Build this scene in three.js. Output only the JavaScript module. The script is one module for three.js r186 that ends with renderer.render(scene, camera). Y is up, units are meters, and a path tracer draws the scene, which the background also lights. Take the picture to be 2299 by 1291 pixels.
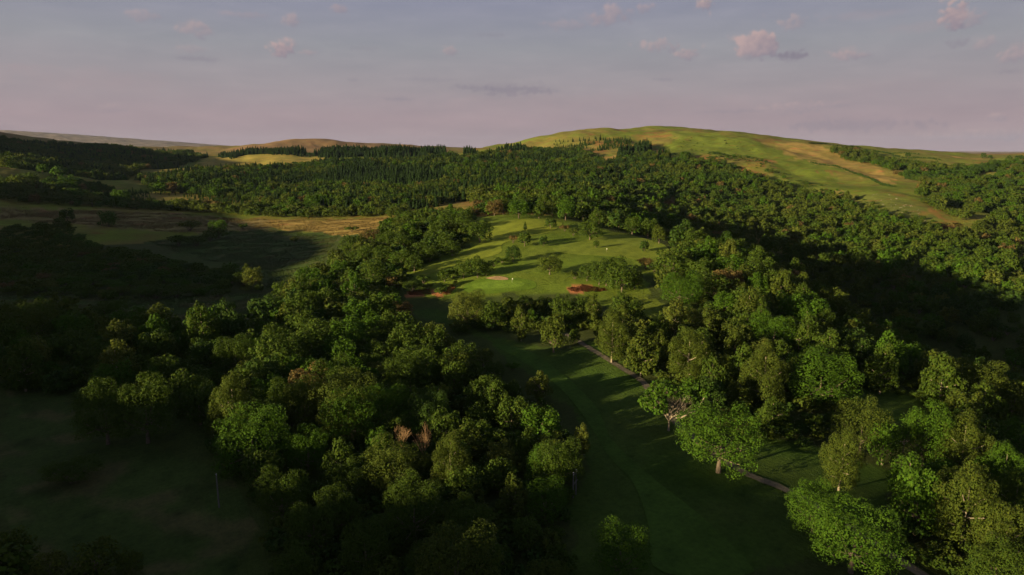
import * as THREE from 'three';
import { ImprovedNoise } from 'three/addons/math/ImprovedNoise.js';
import { mergeGeometries } from 'three/addons/utils/BufferGeometryUtils.js';

// ---------------------------------------------------------------- camera, sky, sun, exposure
const scene = new THREE.Scene();
const camera = new THREE.PerspectiveCamera(2 * Math.atan(645.5 / 1533) * 180 / Math.PI, 1024 / 575, 1, 40000);
camera.position.set(0, 65, 0);
camera.rotation.x = -11.25 * Math.PI / 180;
const renderer = new THREE.WebGLRenderer({ antialias: true });
renderer.setSize(1024, 575);
renderer.toneMapping = THREE.LinearToneMapping;
renderer.toneMappingExposure = 2.55;
renderer.shadowMap.enabled = true;
const SUN_EL = 9.5 * Math.PI / 180, SUN_AZ = 58 * Math.PI / 180;      // low evening sun behind the camera, to its left
const sun = new THREE.DirectionalLight(new THREE.Color(1, 0.79, 0.43), 5);
sun.position.set(-Math.sin(SUN_AZ) * Math.cos(SUN_EL), Math.sin(SUN_EL), Math.cos(SUN_AZ) * Math.cos(SUN_EL)).multiplyScalar(4000);
sun.castShadow = true;
sun.shadow.mapSize.set(4096, 4096);
Object.assign(sun.shadow.camera, { left: -1800, right: 1800, top: 900, bottom: -900, near: 100, far: 9000 });
sun.name = 'sun';
scene.add(sun, sun.target);
scene.fog = new THREE.FogExp2(new THREE.Color(0.50, 0.66, 1.0), 0.000009);

// seeded random numbers and noise
function rng(seed) { let s = seed | 0; return () => { s = (s + 0x6d2b79f5) | 0; let t = Math.imul(s ^ (s >>> 15), 1 | s); t = (t + Math.imul(t ^ (t >>> 7), 61 | t)) ^ t; return ((t ^ (t >>> 14)) >>> 0) / 4294967296; }; }
const perlin = new ImprovedNoise();
const n2 = (x, y, k = 0.37) => perlin.noise(x, y, k);
function fbm(x, y, oct = 4, k = 0.37) { let s = 0, a = 0.5, f = 1; for (let i = 0; i < oct; i++) { s += a * n2(x * f, y * f, k + i * 7.1); a *= 0.5; f *= 2.03; } return s; }
const clamp = (x, a, b) => Math.min(b, Math.max(a, x)), mix = (a, b, t) => a + (b - a) * t;
const smooth = (a, b, x) => { const t = clamp((x - a) / (b - a), 0, 1); return t * t * (3 - 2 * t); };

const CLOUDS=[[19.03,7.95,3.02,2.2,1,0],[21.44,7.08,1.92,0.81,0.75,1],[25.34,6.88,2.33,0.73,0.5,0],[13.83,7.52,1.68,0.84,0.55,0],[11.77,8.16,2.73,0.91,0.45,0],[-17.64,7.76,1.55,1.14,0.85,0],[-15.96,7.44,1.32,0.32,0.4,0],[-4.92,7.91,0.99,0.73,0.45,0],[31.38,9.15,1.44,1.94,0.95,0],[32.31,8.73,1.51,1.1,0.4,0],[14.81,10.96,1.18,0.86,0.7,0],[7.56,10.47,3.12,1.41,0.45,0],[10.47,10.89,1.36,0.63,0.35,0],[-23.7,8.67,2.38,1.02,0.4,0],[-27.07,9.37,1.96,0.69,0.3,0],[-17.0,9.68,1.29,0.81,0.45,0],[-13.57,10.71,1.2,0.56,0.45,0],[-20.27,9.92,3.11,0.36,0.25,0],[-23.72,6.66,2.7,0.43,0.3,1],[0.56,4.95,5.4,1.03,0.45,1],[-3.22,5.08,2.87,0.55,0.35,1],[-8.94,4.14,2.11,0.34,0.3,1],[12.05,5.58,1.37,0.27,0.3,1],[-12.53,5.57,0.82,0.33,0.25,1],[35.14,6.29,1.43,1.1,0.45,0],[33.36,7.09,1.49,0.83,0.3,0],[31.85,7.21,1.03,0.68,0.3,1],[34.64,2.3,0.98,0.64,0.5,0],[21.73,3.25,3.44,0.78,0.35,0],[24.46,3.5,2.4,0.51,0.35,0],[17.57,3.07,3.95,0.4,0.25,1],[25.48,1.95,8.89,0.96,0.3,1],[33.77,1.21,6.56,0.77,0.35,0],[-30.24,4.88,11.27,1.36,0.35,2],[-34.25,5.51,3.91,0.34,0.35,2],[-29.62,3.04,1.92,0.55,0.3,0],[5.43,3.83,24.71,1.39,0.3,2],[-8.99,2.48,31.17,2.09,0.25,2],[-1.76,9.06,2.48,0.33,0.25,1],[4.26,9.82,3.17,0.84,0.25,0],[25.97,9.46,4.56,0.58,0.3,2],[21.27,9.31,1.84,1.03,0.35,0],[29.38,8.37,3.77,0.63,0.3,2],[-6.78,5.67,4.25,0.34,0.2,1],[34.91,5.19,1.21,0.28,0.3,1],[-11.58,7.91,2.05,0.33,0.2,1],[-24.11,7.31,1.78,0.61,0.2,0],[28.11,4.68,11.19,1.21,0.2,2]];
const HEIGHTS=[[31.4,0.0,-96.1],[30.2,0.0,-144.2],[21.7,0.0,-212.5],[-8.3,-1.0,-250.2],[9.6,0.0,-283.5],[65.6,0.0,-107.6],[60.8,0.0,-133.1],[82.9,-1.0,-159.5],[90.0,-3.0,-120.4],[-19.5,-1.0,-109.3],[-56.0,-3.0,-121.2],[-85.9,-4.0,-114.2],[-121.2,-4.0,-166.7],[-67.1,-2.0,-177.5],[-37.1,-2.0,-219.1],[-146.6,-6.0,-255.6],[-89.3,-5.0,-296.4],[-8.2,2.0,-311.9],[-43.7,4.0,-348.7],[20.1,6.0,-334.7],[49.6,3.0,-297.0],[56.3,10.0,-371.1],[39.8,12.0,-402.6],[-23.3,9.0,-395.6],[0.2,19.0,-481.4],[46.2,17.0,-470.2],[-45.5,14.0,-499.6],[79.9,7.0,-344.7],[81.4,12.0,-413.0],[132.2,-4.0,-261.6],[130.6,-5.0,-200.8],[134.3,-6.0,-168.5],[127.1,4.0,-348.7],[121.4,7.0,-409.7],[130.9,0.0,-301.5],[217.2,-56.0,-400.0],[213.3,-62.0,-335.0],[211.7,-64.0,-275.0],[207.0,-50.0,-475.0],[181.0,-30.0,-540.0],[165.0,-8.0,-600.0],[270.0,-72.0,-260.0],[436.2,-40.0,-420.0],[820.8,0.0,-700.0],[267.8,-46.0,-470.0],[335.7,-19.9,-600.0],[318.1,-26.9,-455.0],[295.3,-33.9,-385.0],[295.8,-27.9,-552.0],[262.0,-14.7,-655.0],[222.5,-5.9,-695.0],[420.1,-17.1,-640.0],[480.1,-25.6,-640.0],[173.4,-2.7,-760.0],[226.5,14.7,-1000.0],[292.6,40.9,-1300.0],[358.3,75.6,-1600.0],[496.0,122.6,-1900.0],[236.0,134.9,-1950.0],[-55.4,65.6,-1750.0],[22.9,71.1,-1750.0],[75.2,87.0,-1800.0],[127.8,108.4,-1850.0],[175.8,123.7,-1900.0],[324.9,126.8,-2000.0],[401.0,137.7,-2100.0],[469.6,136.0,-2050.0],[530.8,108.1,-1700.0],[439.9,56.7,-1400.0],[323.3,13.7,-1020.0],[564.6,80.1,-1550.0],[452.5,21.8,-1150.0],[376.2,-1.1,-950.0],[546.9,33.9,-1250.0],[496.9,13.6,-960.0],[400.7,-8.0,-820.0],[510.4,-3.6,-800.0],[616.2,-11.6,-860.0],[791.1,94.6,-1850.0],[721.1,56.1,-1500.0],[922.9,55.5,-1600.0],[724.6,26.0,-1250.0],[719.5,11.6,-1060.0],[780.9,5.4,-1050.0],[997.7,31.4,-1350.0],[1144.2,52.8,-1700.0],[1252.0,52.8,-1700.0],[1151.9,68.2,-2000.0],[21.0,15.5,-640.0],[26.8,18.5,-820.0],[35.1,31.3,-1080.0],[45.3,52.3,-1400.0],[0.5,67.6,-1600.0],[-98.7,60.7,-1550.0],[103.9,14.5,-800.0],[142.0,30.7,-1100.0],[186.2,56.4,-1450.0],[217.5,86.9,-1700.0],[-70.0,7.9,-720.0],[-87.1,13.9,-900.0],[-113.6,28.2,-1180.0],[-240.0,46.7,-1500.0],[-229.7,65.6,-1800.0],[-380.6,54.9,-1700.0],[-281.6,18.0,-1250.0],[-227.4,5.0,-950.0],[-132.8,0.0,-680.3],[-224.8,-7.0,-625.2],[-164.0,-8.0,-451.9],[-226.3,-8.0,-401.8],[-253.3,-3.0,-706.9],[-417.5,-5.0,-607.8],[-512.6,3.0,-751.0],[-385.9,-1.0,-741.2],[-130.3,-4.0,-537.7],[-313.9,0.9,-880.0],[-412.1,6.2,-980.0],[-579.7,19.9,-1200.0],[-629.2,34.6,-1400.0],[-512.0,33.5,-1450.0],[-616.4,48.0,-1750.0],[-685.9,59.6,-1950.0],[-684.9,14.1,-1250.0],[-868.0,22.9,-1500.0],[-557.5,13.2,-820.0],[-672.8,38.7,-960.0],[-873.4,49.7,-1250.0],[-607.4,17.2,-950.0],[-703.8,21.8,-1150.0],[-1538.1,107.7,-2100.0],[-1363.3,94.0,-2250.0],[-1132.0,68.7,-2300.0],[-1088.4,54.9,-1700.0],[-1010.8,41.8,-1900.0],[-1214.1,60.4,-1650.0],[-820.3,113.3,-2800.0],[-735.1,112.4,-2850.0],[-683.6,106.0,-2900.0],[-945.9,104.5,-2800.0],[-545.1,99.3,-2950.0],[-413.5,91.9,-2950.0],[-661.4,65.8,-2300.0],[-1072.8,92.8,-2850.0],[-1155.8,72.7,-2700.0],[-258.3,62.6,-2700.0],[-1200.0,20.0,-600.0],[-900.0,5.0,-300.0],[-400.0,-6.0,-150.0],[-500.0,5.0,100.0],[-200.0,-4.0,50.0],[0.0,-2.0,0.0],[60.0,-1.0,-40.0],[200.0,-10.0,-20.0],[120.0,0.0,150.0],[350.0,-50.0,100.0],[700.0,-40.0,0.0],[-1000.0,20.0,300.0],[1100.0,20.0,-500.0],[1600.0,40.0,-1200.0],[2000.0,60.0,-2000.0],[-2200.0,90.0,-1600.0],[-2200.0,60.0,-600.0],[-300.0,30.0,900.0],[900.0,20.0,900.0],[1800.0,30.0,200.0],[-70.0,50.0,-2300.0],[120.0,55.0,-2500.0],[480.0,65.0,-2700.0],[900.0,60.0,-2600.0],[-2500.0,120.0,-3200.0],[0.0,70.0,-3300.0],[1500.0,50.0,-3200.0],[2600.0,40.0,-3300.0],[-1200.0,90.0,-3300.0]];
const TREES=[[37.1,-152.0,15.3,0.95,"x",1,"branchy"],
 [42.3,-130.0,16.5,0.9,"o",1,"bigpath"],
 [63.7,-123.0,9.5,1.3,"b",2,"olivebirch"],
 [77.9,-143.0,11.2,1.1,"o",2,0],
 [80.4,-138.0,6.5,1.5,"o",1,0],
 [89.1,-138.0,10.7,1.35,"o",1,"polea"],
 [95.1,-134.0,12.0,1.2,"b",2,"poleb"],
 [51.7,-107.0,9.1,0.95,"o",1,"patha"],
 [52.9,-96.0,13.2,0.85,"o",1,"pathb"],
 [69.9,-108.0,8.0,1.5,"o",1,0],
 [74.5,-103.0,11.2,1.45,"b",2,0],
 [77.7,-97.0,10.1,1.2,"b",2,0],
 [117.3,-148.0,8.1,1.1,"o",1,0],
 [80.3,-169.0,16.8,0.9,"o",1,0],
 [64.7,-166.0,13.9,1.2,"b",2,0],
 [61.5,-175.0,9.7,1.5,"b",0,0],
 [66.7,-197.0,7.6,1.6,"b",2,0],
 [48.6,-181.0,12.2,1.35,"b",2,0],
 [52.6,-171.0,8.2,1.5,"b",0,0],
 [37.6,-191.0,10.7,1.3,"b",2,0],
 [31.0,-204.0,12.4,1.3,"b",2,0],
 [42.7,-245.0,11.7,1,"o",0,0],
 [48.3,-217.0,8.7,1.2,"b",0,0],
 [13.7,-217.0,9.1,1.35,"o",2,"ovalfair"],
 [3.2,-232.0,8.2,1.5,"b",2,"slimfair"],
 [-16.8,-253.0,15.2,0.95,"o",4,"spreading"],
 [-7.5,-250.0,10.1,1.1,"o",0,0],
 [-1.8,-278.5,5.4,1.2,"o",2,0],
 [19.6,-260.2,9.2,1.05,"o",0,0],
 [27.3,-262.3,8.9,1,"o",0,0],
 [29.8,-247.0,7.5,1.7,"b",2,0],
 [13.0,-275.1,7.5,0.9,"o",0,0],
 [5.8,-284.1,7.4,0.8,"s",0,0],
 [21.7,-248.0,6.5,1,"o",0,0],
 [21.4,-226.0,3.9,1.4,"o",0,0],
 [75.6,-317.7,16.6,0.85,"o",0,0],
 [66.7,-263.3,16.3,0.9,"o",1,0],
 [83.6,-300.4,13.0,0.9,"o",0,0],
 [82.0,-270.8,12.9,0.9,"o",0,0],
 [80.7,-253.0,8.3,1,"o",1,0],
 [88.1,-244.0,14.2,0.9,"o",0,0],
 [82.8,-210.0,15.3,0.85,"o",1,0],
 [75.5,-234.0,8.0,0.8,"s",5,"yellowbrown"],
 [63.3,-242.0,11.4,0.7,"s",0,0],
 [121.7,-369.7,13.7,0.9,"o",0,0],
 [109.0,-299.2,14.5,0.9,"o",0,0],
 [102.1,-352.4,13.4,0.9,"o",0,0],
 [103.6,-384.8,12.5,0.9,"o",0,0],
 [99.8,-307.7,13.5,0.9,"o",1,0],
 [111.6,-279.6,13.7,0.9,"o",0,0],
 [103.8,-246.0,12.5,0.9,"o",1,0],
 [111.7,-245.0,12.3,0.95,"o",1,0],
 [177.4,-587.4,13.6,0.9,"o",5,0],
 [104.9,-219.0,6.0,1.5,"b",2,0],
 [110.2,-218.0,6.7,1.3,"b",2,0],
 [231.2,-440.7,13.0,1,"o",2,0],
 [114.2,-215.0,6.7,1.2,"b",2,0],
 [130.5,-235.0,8.8,1.1,"o",2,0],
 [232.3,-402.0,16.4,1.1,"o",2,0],
 [238.8,-397.2,12.7,1,"o",1,0],
 [119.4,-186.0,10.4,1.15,"b",2,0],
 [124.0,-186.0,9.0,1.2,"b",2,0],
 [127.1,-178.0,13.6,1,"o",2,0],
 [251.8,-337.3,23.1,1,"o",2,0],
 [134.8,-174.0,10.1,1.1,"o",2,0],
 [119.7,-174.0,8.3,0.9,"s",2,0],
 [18.7,-331.9,11.7,0.85,"o",2,"twotone"],
 [0.6,-359.5,8.9,0.95,"o",3,"roundlone"],
 [7.4,-395.7,7.7,1.1,"o",0,0],
 [0.7,-405.2,5.3,1.1,"s",5,"palethorn"],
 [18.2,-394.1,5.1,1.2,"o",3,"smalllone"],
 [8.4,-435.4,2.8,2,"b",0,"slender"],
 [47.8,-386.3,4.1,1.1,"o",0,"tinylone"],
 [73.4,-375.6,5.5,1.1,"o",3,"darklone"],
 [47.3,-411.8,14.6,0.85,"o",0,"topoak"],
 [24.9,-440.7,8.6,0.8,"o",0,"topbush"],
 [33.6,-433.7,5.7,0.9,"s",5,0],
 [38.4,-423.4,7.8,0.8,"s",2,0],
 [-19.5,-411.8,15.1,0.9,"o",0,"hedgeoak"],
 [35.7,-320.2,8.4,0.9,"o",0,0],
 [42.7,-330.6,12.6,0.7,"s",0,0],
 [51.8,-333.2,9.7,0.9,"o",0,0],
 [44.0,-312.6,9.9,1.1,"o",0,0],
 [49.3,-300.4,13.5,0.95,"o",0,"copsebig"],
 [55.6,-304.0,8.1,1.1,"o",2,0],
 [30.2,-324.1,7.2,0.7,"s",2,0],
 [40.7,-313.9,8.3,1.1,"o",0,0],
 [46.6,-307.7,8.9,1,"o",0,0],
 [-33.1,-329.3,6.5,0.9,"o",0,0],
 [-29.0,-333.2,7.0,0.9,"s",0,0],
 [-24.0,-331.9,8.7,1,"o",0,0],
 [-17.0,-331.9,10.8,0.95,"o",0,0],
 [-12.7,-333.2,7.8,0.95,"o",0,0],
 [-9.2,-351.0,5.5,0.8,"s",0,0],
 [-5.1,-358.1,6.1,0.6,"s",0,0],
 [-21.7,-351.0,4.1,1.2,"o",0,0],
 [-31.6,-317.7,3.7,0.9,"s",0,0],
 [-27.4,-324.1,2.5,0.9,"s",4,0],
 [-43.6,-329.3,7.4,0.7,"s",0,0],
 [-47.4,-317.7,10.5,0.6,"s",0,0],
 [-40.3,-320.2,5.1,0.6,"s",4,0],
 [-32.9,-310.1,6.9,0.6,"s",0,0],
 [67.7,-341.3,9.1,0.8,"s",5,0],
 [70.9,-334.6,6.7,0.8,"s",0,0],
 [-67.9,-329.3,12.7,1.1,"o",0,"hedgegiant"],
 [-91.5,-355.2,9.6,1,"o",1,0],
 [-85.0,-368.2,8.4,1,"o",0,0],
 [-99.6,-421.8,14.7,0.9,"o",0,0],
 [-93.1,-444.2,13.0,0.95,"o",5,0],
 [-77.3,-418.4,13.3,0.95,"o",0,0],
 [-66.3,-413.4,10.9,0.95,"o",0,0],
 [-52.4,-389.4,9.7,0.95,"o",0,0],
 [-78.0,-521.1,15.1,0.9,"o",0,0],
 [-80.3,-492.8,13.0,0.9,"o",2,0],
 [-47.0,-437.2,13.2,0.8,"o",0,0],
 [-39.1,-398.8,12.0,0.9,"o",0,0],
 [-49.4,-420.1,11.0,0.9,"o",0,0],
 [-33.9,-383.2,10.0,0.9,"o",0,0],
 [-32.0,-447.8,12.9,0.85,"o",0,0],
 [-43.6,-462.3,13.9,0.85,"o",0,0],
 [-59.0,-477.3,12.5,0.8,"o",0,0],
 [-34.1,-500.7,9.8,0.85,"o",0,0],
 [-58.0,-324.1,6.4,1,"o",5,0],
 [-54.3,-328.0,5.6,1.5,"b",2,"hedgebirch"],
 [-72.2,-378.7,11.6,0.95,"o",0,0],
 [-59.4,-360.9,11.9,0.9,"o",0,0],
 [-84.2,-387.8,11.4,0.95,"o",0,0],
 [-51.1,-352.4,10.2,0.85,"o",0,0],
 [-45.3,-372.7,9.8,0.9,"o",0,0],
 [-100.1,-331.9,14.5,0.85,"o",1,0],
 [-106.5,-313.9,13.4,0.8,"o",0,0],
 [-88.7,-310.1,12.6,0.85,"o",2,0],
 [-80.6,-315.1,9.8,0.9,"o",4,0],
 [-66.3,-284.1,12.2,0.85,"o",2,0],
 [-51.4,-275.1,12.1,0.9,"o",1,0],
 [-44.7,-272.9,9.7,0.8,"o",5,"twiggytop"],
 [-41.2,-251.0,8.3,0.9,"o",1,0],
 [-63.0,-300.4,8.0,0.9,"o",0,0],
 [-298.7,-631.2,21.0,0.6,"s",4,"palebush"],
 [-255.4,-592.1,16.8,0.95,"o",1,"meadowbright"],
 [-382.2,-646.5,17.6,0.85,"o",1,"meadowleft"],
 [-272.0,-553.3,17.7,0.6,"s",0,0],
 [-256.5,-551.1,17.4,0.6,"s",0,0],
 [-256.4,-575.8,14.0,0.7,"s",0,0],
 [-253.3,-641.4,9.9,0.7,"s",0,0],
 [-135.8,-351.0,10.3,1.1,"o",4,"edgeolive"],
 [-153.1,-387.8,5.4,1.4,"b",2,0],
 [-179.1,-557.7,6.9,0.9,"s",4,"meadowshrub"],
 [-139.2,-592.1,10.3,0.6,"s",0,"sunshrub"],
 [-107.4,-580.4,12.3,0.8,"s",0,"meadowround"],
 [-441.5,-678.2,14.8,0.9,"o",0,0],
 [-178.1,-334.6,14.8,0.5,"s",0,0],
 [-168.1,-334.6,13.7,0.5,"s",0,0],
 [-114.5,-190.0,12.4,1.2,"b",4,"paletop"],
 [-96.1,-152.0,12.9,1.15,"o",0,0],
 [-86.5,-152.0,13.7,1.15,"o",0,0],
 [-93.2,-134.0,11.7,0.5,"s",0,0],
 [-70.7,-169.0,10.3,1,"o",2,0],
 [-69.2,-154.0,8.8,1.1,"o",0,0],
 [-54.5,-135.0,15.7,0.95,"o",1,"woodbright"],
 [-43.0,-134.0,8.8,1.15,"o",1,0],
 [-59.5,-186.0,10.2,1,"o",1,0],
 [-50.9,-183.0,8.2,1,"o",1,0],
 [-40.2,-163.0,14.8,0.85,"o",2,0],
 [-28.8,-138.0,5.3,1.5,"o",1,"vivid"],
 [-23.8,-139.0,4.6,2.0,"d",5,"deada"],
 [-19.2,-137.0,5.2,1.8,"d",5,"deadb"],
 [-42.3,-115.0,9.2,1.15,"o",0,0],
 [-16.7,-107.0,10.6,1.1,"o",0,0],
 [6.0,-113.0,8.0,0.95,"o",1,"edgedome"],
 [-2.2,-131.0,6.3,1.1,"o",4,0],
 [6.6,-146.0,8.8,1.05,"o",1,0],
 [0.1,-152.0,8.3,1.1,"o",0,0],
 [15.2,-138.0,4.5,1.7,"b",4,0],
 [7.2,-173.0,7.0,1.15,"b",4,"edgepale"],
 [8.5,-134.0,6.1,1.2,"o",2,0],
 [3.8,-136.0,6.2,1.2,"o",0,0],
 [2.6,-103.0,5.2,1.2,"o",0,0],
 [16.8,-95.0,9.1,1,"o",1,"fairbright"],
 [7.1,-98.0,3.8,1.1,"o",0,0],
 [-83.9,-103.0,7.8,1,"o",2,0],
 [-75.3,-100.0,5.4,1,"o",4,0],
 [-67.6,-100.0,6.9,1,"o",2,0],
 [-62.7,-101.0,4.3,1,"o",2,0],
 [-26.8,-228.0,9.6,0.9,"o",2,0],
 [-32.6,-220.0,8.7,0.9,"o",2,0],
 [-21.1,-224.0,5.9,0.9,"o",2,0],
 [-9.0,-205.0,6.7,0.9,"o",2,0],
 [-11.7,-192.0,7.0,0.9,"b",2,0],
 [-5.2,-193.0,5.8,0.9,"o",0,0],
 [0.1,-201.0,3.7,0.8,"s",1,0],
 [-5.9,-173.0,7.9,1,"o",0,0],
 [0.1,-173.0,5.6,1,"o",0,0],
 [-172.5,-235.0,20.9,0.9,"o",2,0],
 [-143.2,-218.0,12.9,1,"o",0,0],
 [-169.3,-249.0,13.7,0.9,"o",0,0],
 [-149.7,-259.1,13.7,0.85,"o",1,0],
 [-168.4,-276.2,19.0,0.7,"s",0,0],
 [-84.9,-202.0,12.9,0.95,"o",0,0],
 [-100.8,-219.0,8.8,1,"o",0,0],
 [-30.9,-110.0,8.2,1.1,"o",0,0],
 [-33.7,-105.0,8.6,1.1,"o",0,0],
 [-7.4,-104.0,8.2,1.1,"o",0,0],
 [-31.5,-121.0,8.2,1,"o",0,0],
 [-9.2,-119.0,7.0,1.1,"o",0,0],
 [-21.0,-161.0,9.5,1,"o",0,0],
 [-30.7,-166.0,8.8,1,"o",0,0],
 [-15.1,-146.0,7.7,1.1,"o",0,0],
 [-7.4,-153.0,7.0,1,"o",0,0],
 [-23.5,-99.0,8.0,1.1,"o",0,0],
 [-13.0,-95.0,6.9,1.1,"o",0,0],
 [-34.0,-96.0,7.3,1,"o",0,0],
 [-3.4,-95.0,6.2,1.1,"o",0,0],
 [-81.9,-229.0,11.1,0.9,"o",0,0],
 [-98.4,-248.0,12.2,0.8,"s",0,0],
 [-61.7,-235.0,11.1,0.9,"o",0,0],
 [-47.4,-227.0,9.1,0.9,"o",0,0],
 [-42.8,-197.0,7.9,0.9,"o",0,0],
 [-32.6,-192.0,7.6,0.9,"o",0,0],
 [-100.6,-197.0,11.5,0.8,"s",0,0],
 [-89.8,-188.0,10.9,0.8,"s",0,0],
 [914.4,-1606.4,12.1,1,"o",3,"skya"],
 [1170.7,-1726.1,13.6,1,"o",3,"skyb"],
 [1173.5,-1705.5,10.8,0.9,"o",3,"skyc"],
 [4.8,-479.2,15.6,0.8,"o",1,0],
 [-13.0,-506.8,13.2,0.9,"o",5,0],
 [9.0,-542.4,14.2,1,"o",0,0],
 [29.2,-496.8,12.3,0.9,"o",2,0],
 [37.4,-477.3,12.5,1.1,"o",1,0],
 [18.9,-479.2,9.4,1.1,"o",0,0],
 [51.1,-488.9,10.9,1,"o",0,0],
 [-6.5,-514.9,12.1,1,"o",2,0],
 [60.3,-473.5,10.6,1,"o",0,0],
 [76.3,-486.9,12.9,1.1,"o",0,0],
 [77.9,-440.7,10.5,1.1,"o",0,0],
 [86.6,-433.7,11.0,1.1,"o",0,0],
 [86.3,-398.8,9.6,1.1,"o",2,0],
 [42.1,-646.5,16.9,1,"o",0,0],
 [60.2,-616.3,16.2,1,"o",0,0],
 [93.6,-654.3,11.2,1.2,"o",5,0],
 [-231.1,-792.5,18.3,0.9,"o",1,0],
 [-265.6,-828.0,12.5,1,"o",1,0],
 [-491.8,-963.7,16.9,1,"o",1,0],
 [-480.0,-971.4,18.4,0.9,"o",5,0],
 [-466.2,-818.2,20.9,1,"o",1,0],
 [-610.4,-868.7,27.7,0.7,"o",0,0],
 [-644.8,-983.1,19.9,0.9,"o",1,0],
 [-583.2,-904.1,25.3,0.9,"o",1,0],
 [-666.4,-983.1,15.5,0.9,"o",1,0],
 [-607.3,-848.1,20.4,0.8,"o",2,0],
 [-493.0,-805.2,17.2,0.9,"o",4,0],
 [-404.4,-933.4,13.3,1,"o",1,0],
 [-378.9,-929.7,10.5,1,"o",2,0]];
const WOODS=[["fairway_wood",[[-207,-269],[-158,-278],[-120,-244],[-102,-258],[-109,-309],[-83,-319],[-49,-271],[-29,-231],[-12,-197],[4,-171],[11,-152],[13,-132],[9,-110],[8,-89],[-39,-91],[-41,-105],[-50,-121],[-67,-136],[-83,-167],[-93,-175],[-141,-179]],"o",7.9,6,12.5,1.12],["bottom_fringe",[[-84,-101],[-57,-96],[-55,-92],[-78,-94]],"o",8,8,12,1.0],["dark_scrub",[[-461,-614],[-417,-639],[-336,-545],[-273,-507],[-207,-435],[-151,-388],[-122,-328],[-150,-323],[-171,-313],[-209,-323],[-261,-341]],"s",8.5,5,11,0.75],["hedge_wood",[[-115,-314],[-105,-351],[-109,-427],[-107,-549],[-113,-697],[-78,-629],[-28,-538],[-25,-435],[-26,-393],[-39,-367],[-48,-350],[-57,-318],[-56,-298],[-66,-302],[-84,-323]],"o",10.5,7,12,0.88],["path_wood",[[32,-247],[43,-257],[53,-240],[67,-243],[75,-262],[66,-282],[74,-340],[86,-376],[157,-585],[191,-592],[220,-545],[237,-472],[240,-394],[262,-332],[126,-159],[117,-165],[110,-172],[97,-178],[84,-165],[71,-145],[60,-141],[52,-148],[47,-159],[40,-176],[33,-180],[27,-207]],"ob",10.5,7,12,1.0],["east_corner_wood",[[104,-162],[116,-165],[123,-155],[74,-89],[61,-88],[64,-101],[70,-117],[80,-123],[83,-136]],"ob",9,7,11,1.05],["field_end_wood",[[-26,-532],[-47,-815],[81,-838],[220,-971],[131,-569],[78,-441],[55,-464]],"o",10,9,14,1.0],["gorge_wood",[[262,-1234],[347,-1425],[382,-1321],[419,-1229],[405,-1044],[418,-964],[438,-900],[423,-818],[433,-755],[443,-706],[439,-670],[649,-869],[267,-339],[261,-365],[244,-427],[237,-509],[195,-606],[131,-569]],"o",9.6,6,12.5,1.05],["meadow_edge_wood",[[-649,-876],[-621,-883],[-642,-968],[-627,-1003],[-576,-1003],[-472,-890],[-363,-835],[-258,-780],[-168,-738],[-125,-771],[-99,-692],[-127,-673],[-252,-703],[-367,-752],[-471,-789],[-561,-752]],"o",10,8,13,0.9],["slope_forest",[[-692,-1264],[-625,-1391],[-507,-1437],[-422,-1606],[-242,-1513],[-93,-1454],[55,-1712],[156,-1619],[191,-1414],[325,-1448],[308,-1167],[212,-933],[74,-765],[-45,-774],[-102,-717],[-177,-780],[-276,-835],[-397,-915],[-517,-987]],"oc",8.5,7,12,1.1],["valley_bottom_wood",[[-554,-1048],[-450,-1040],[-325,-987],[-203,-897],[-263,-796],[-374,-862],[-487,-919]],"o",9,7,10,0.9],["far_hill_forest",[[-1421,-1938],[-1383,-2066],[-1303,-2150],[-1182,-2229],[-1028,-2202],[-885,-2033],[-811,-1782],[-807,-1632],[-711,-1300],[-628,-1048],[-779,-1177],[-697,-945]],"oc",13,9,14,1.0],["plateau_trees",[[696,-1531],[762,-1587],[821,-1507],[836,-1369],[931,-1380],[1212,-1645],[655,-876],[489,-749],[494,-808],[554,-941],[649,-1082],[705,-1305]],"o",12,10,15,0.85],["hillside_scrub",[[304,-1437],[400,-1525],[489,-1386],[479,-1220],[461,-948],[463,-818],[464,-740],[404,-678],[404,-774],[422,-971],[421,-1234],[355,-1419]],"s",9,2.5,7,0.8],["summit_scrub",[[137,-1789],[264,-1796],[385,-1726],[506,-1619],[554,-1465],[493,-1397],[400,-1525],[320,-1613],[158,-1645]],"s",22,2.5,5,0.7],["copse",[[28,-315],[33,-331],[45,-343],[56,-339],[62,-320],[58,-299],[48,-298],[31,-309]],"o",7,6,9,1],["green_screen_wood",[[-25,-273],[-5,-278],[9,-276],[34,-270],[32,-241],[21,-237],[8,-243],[-10,-245],[-21,-244]],"o",8,5,8,1]];
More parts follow.
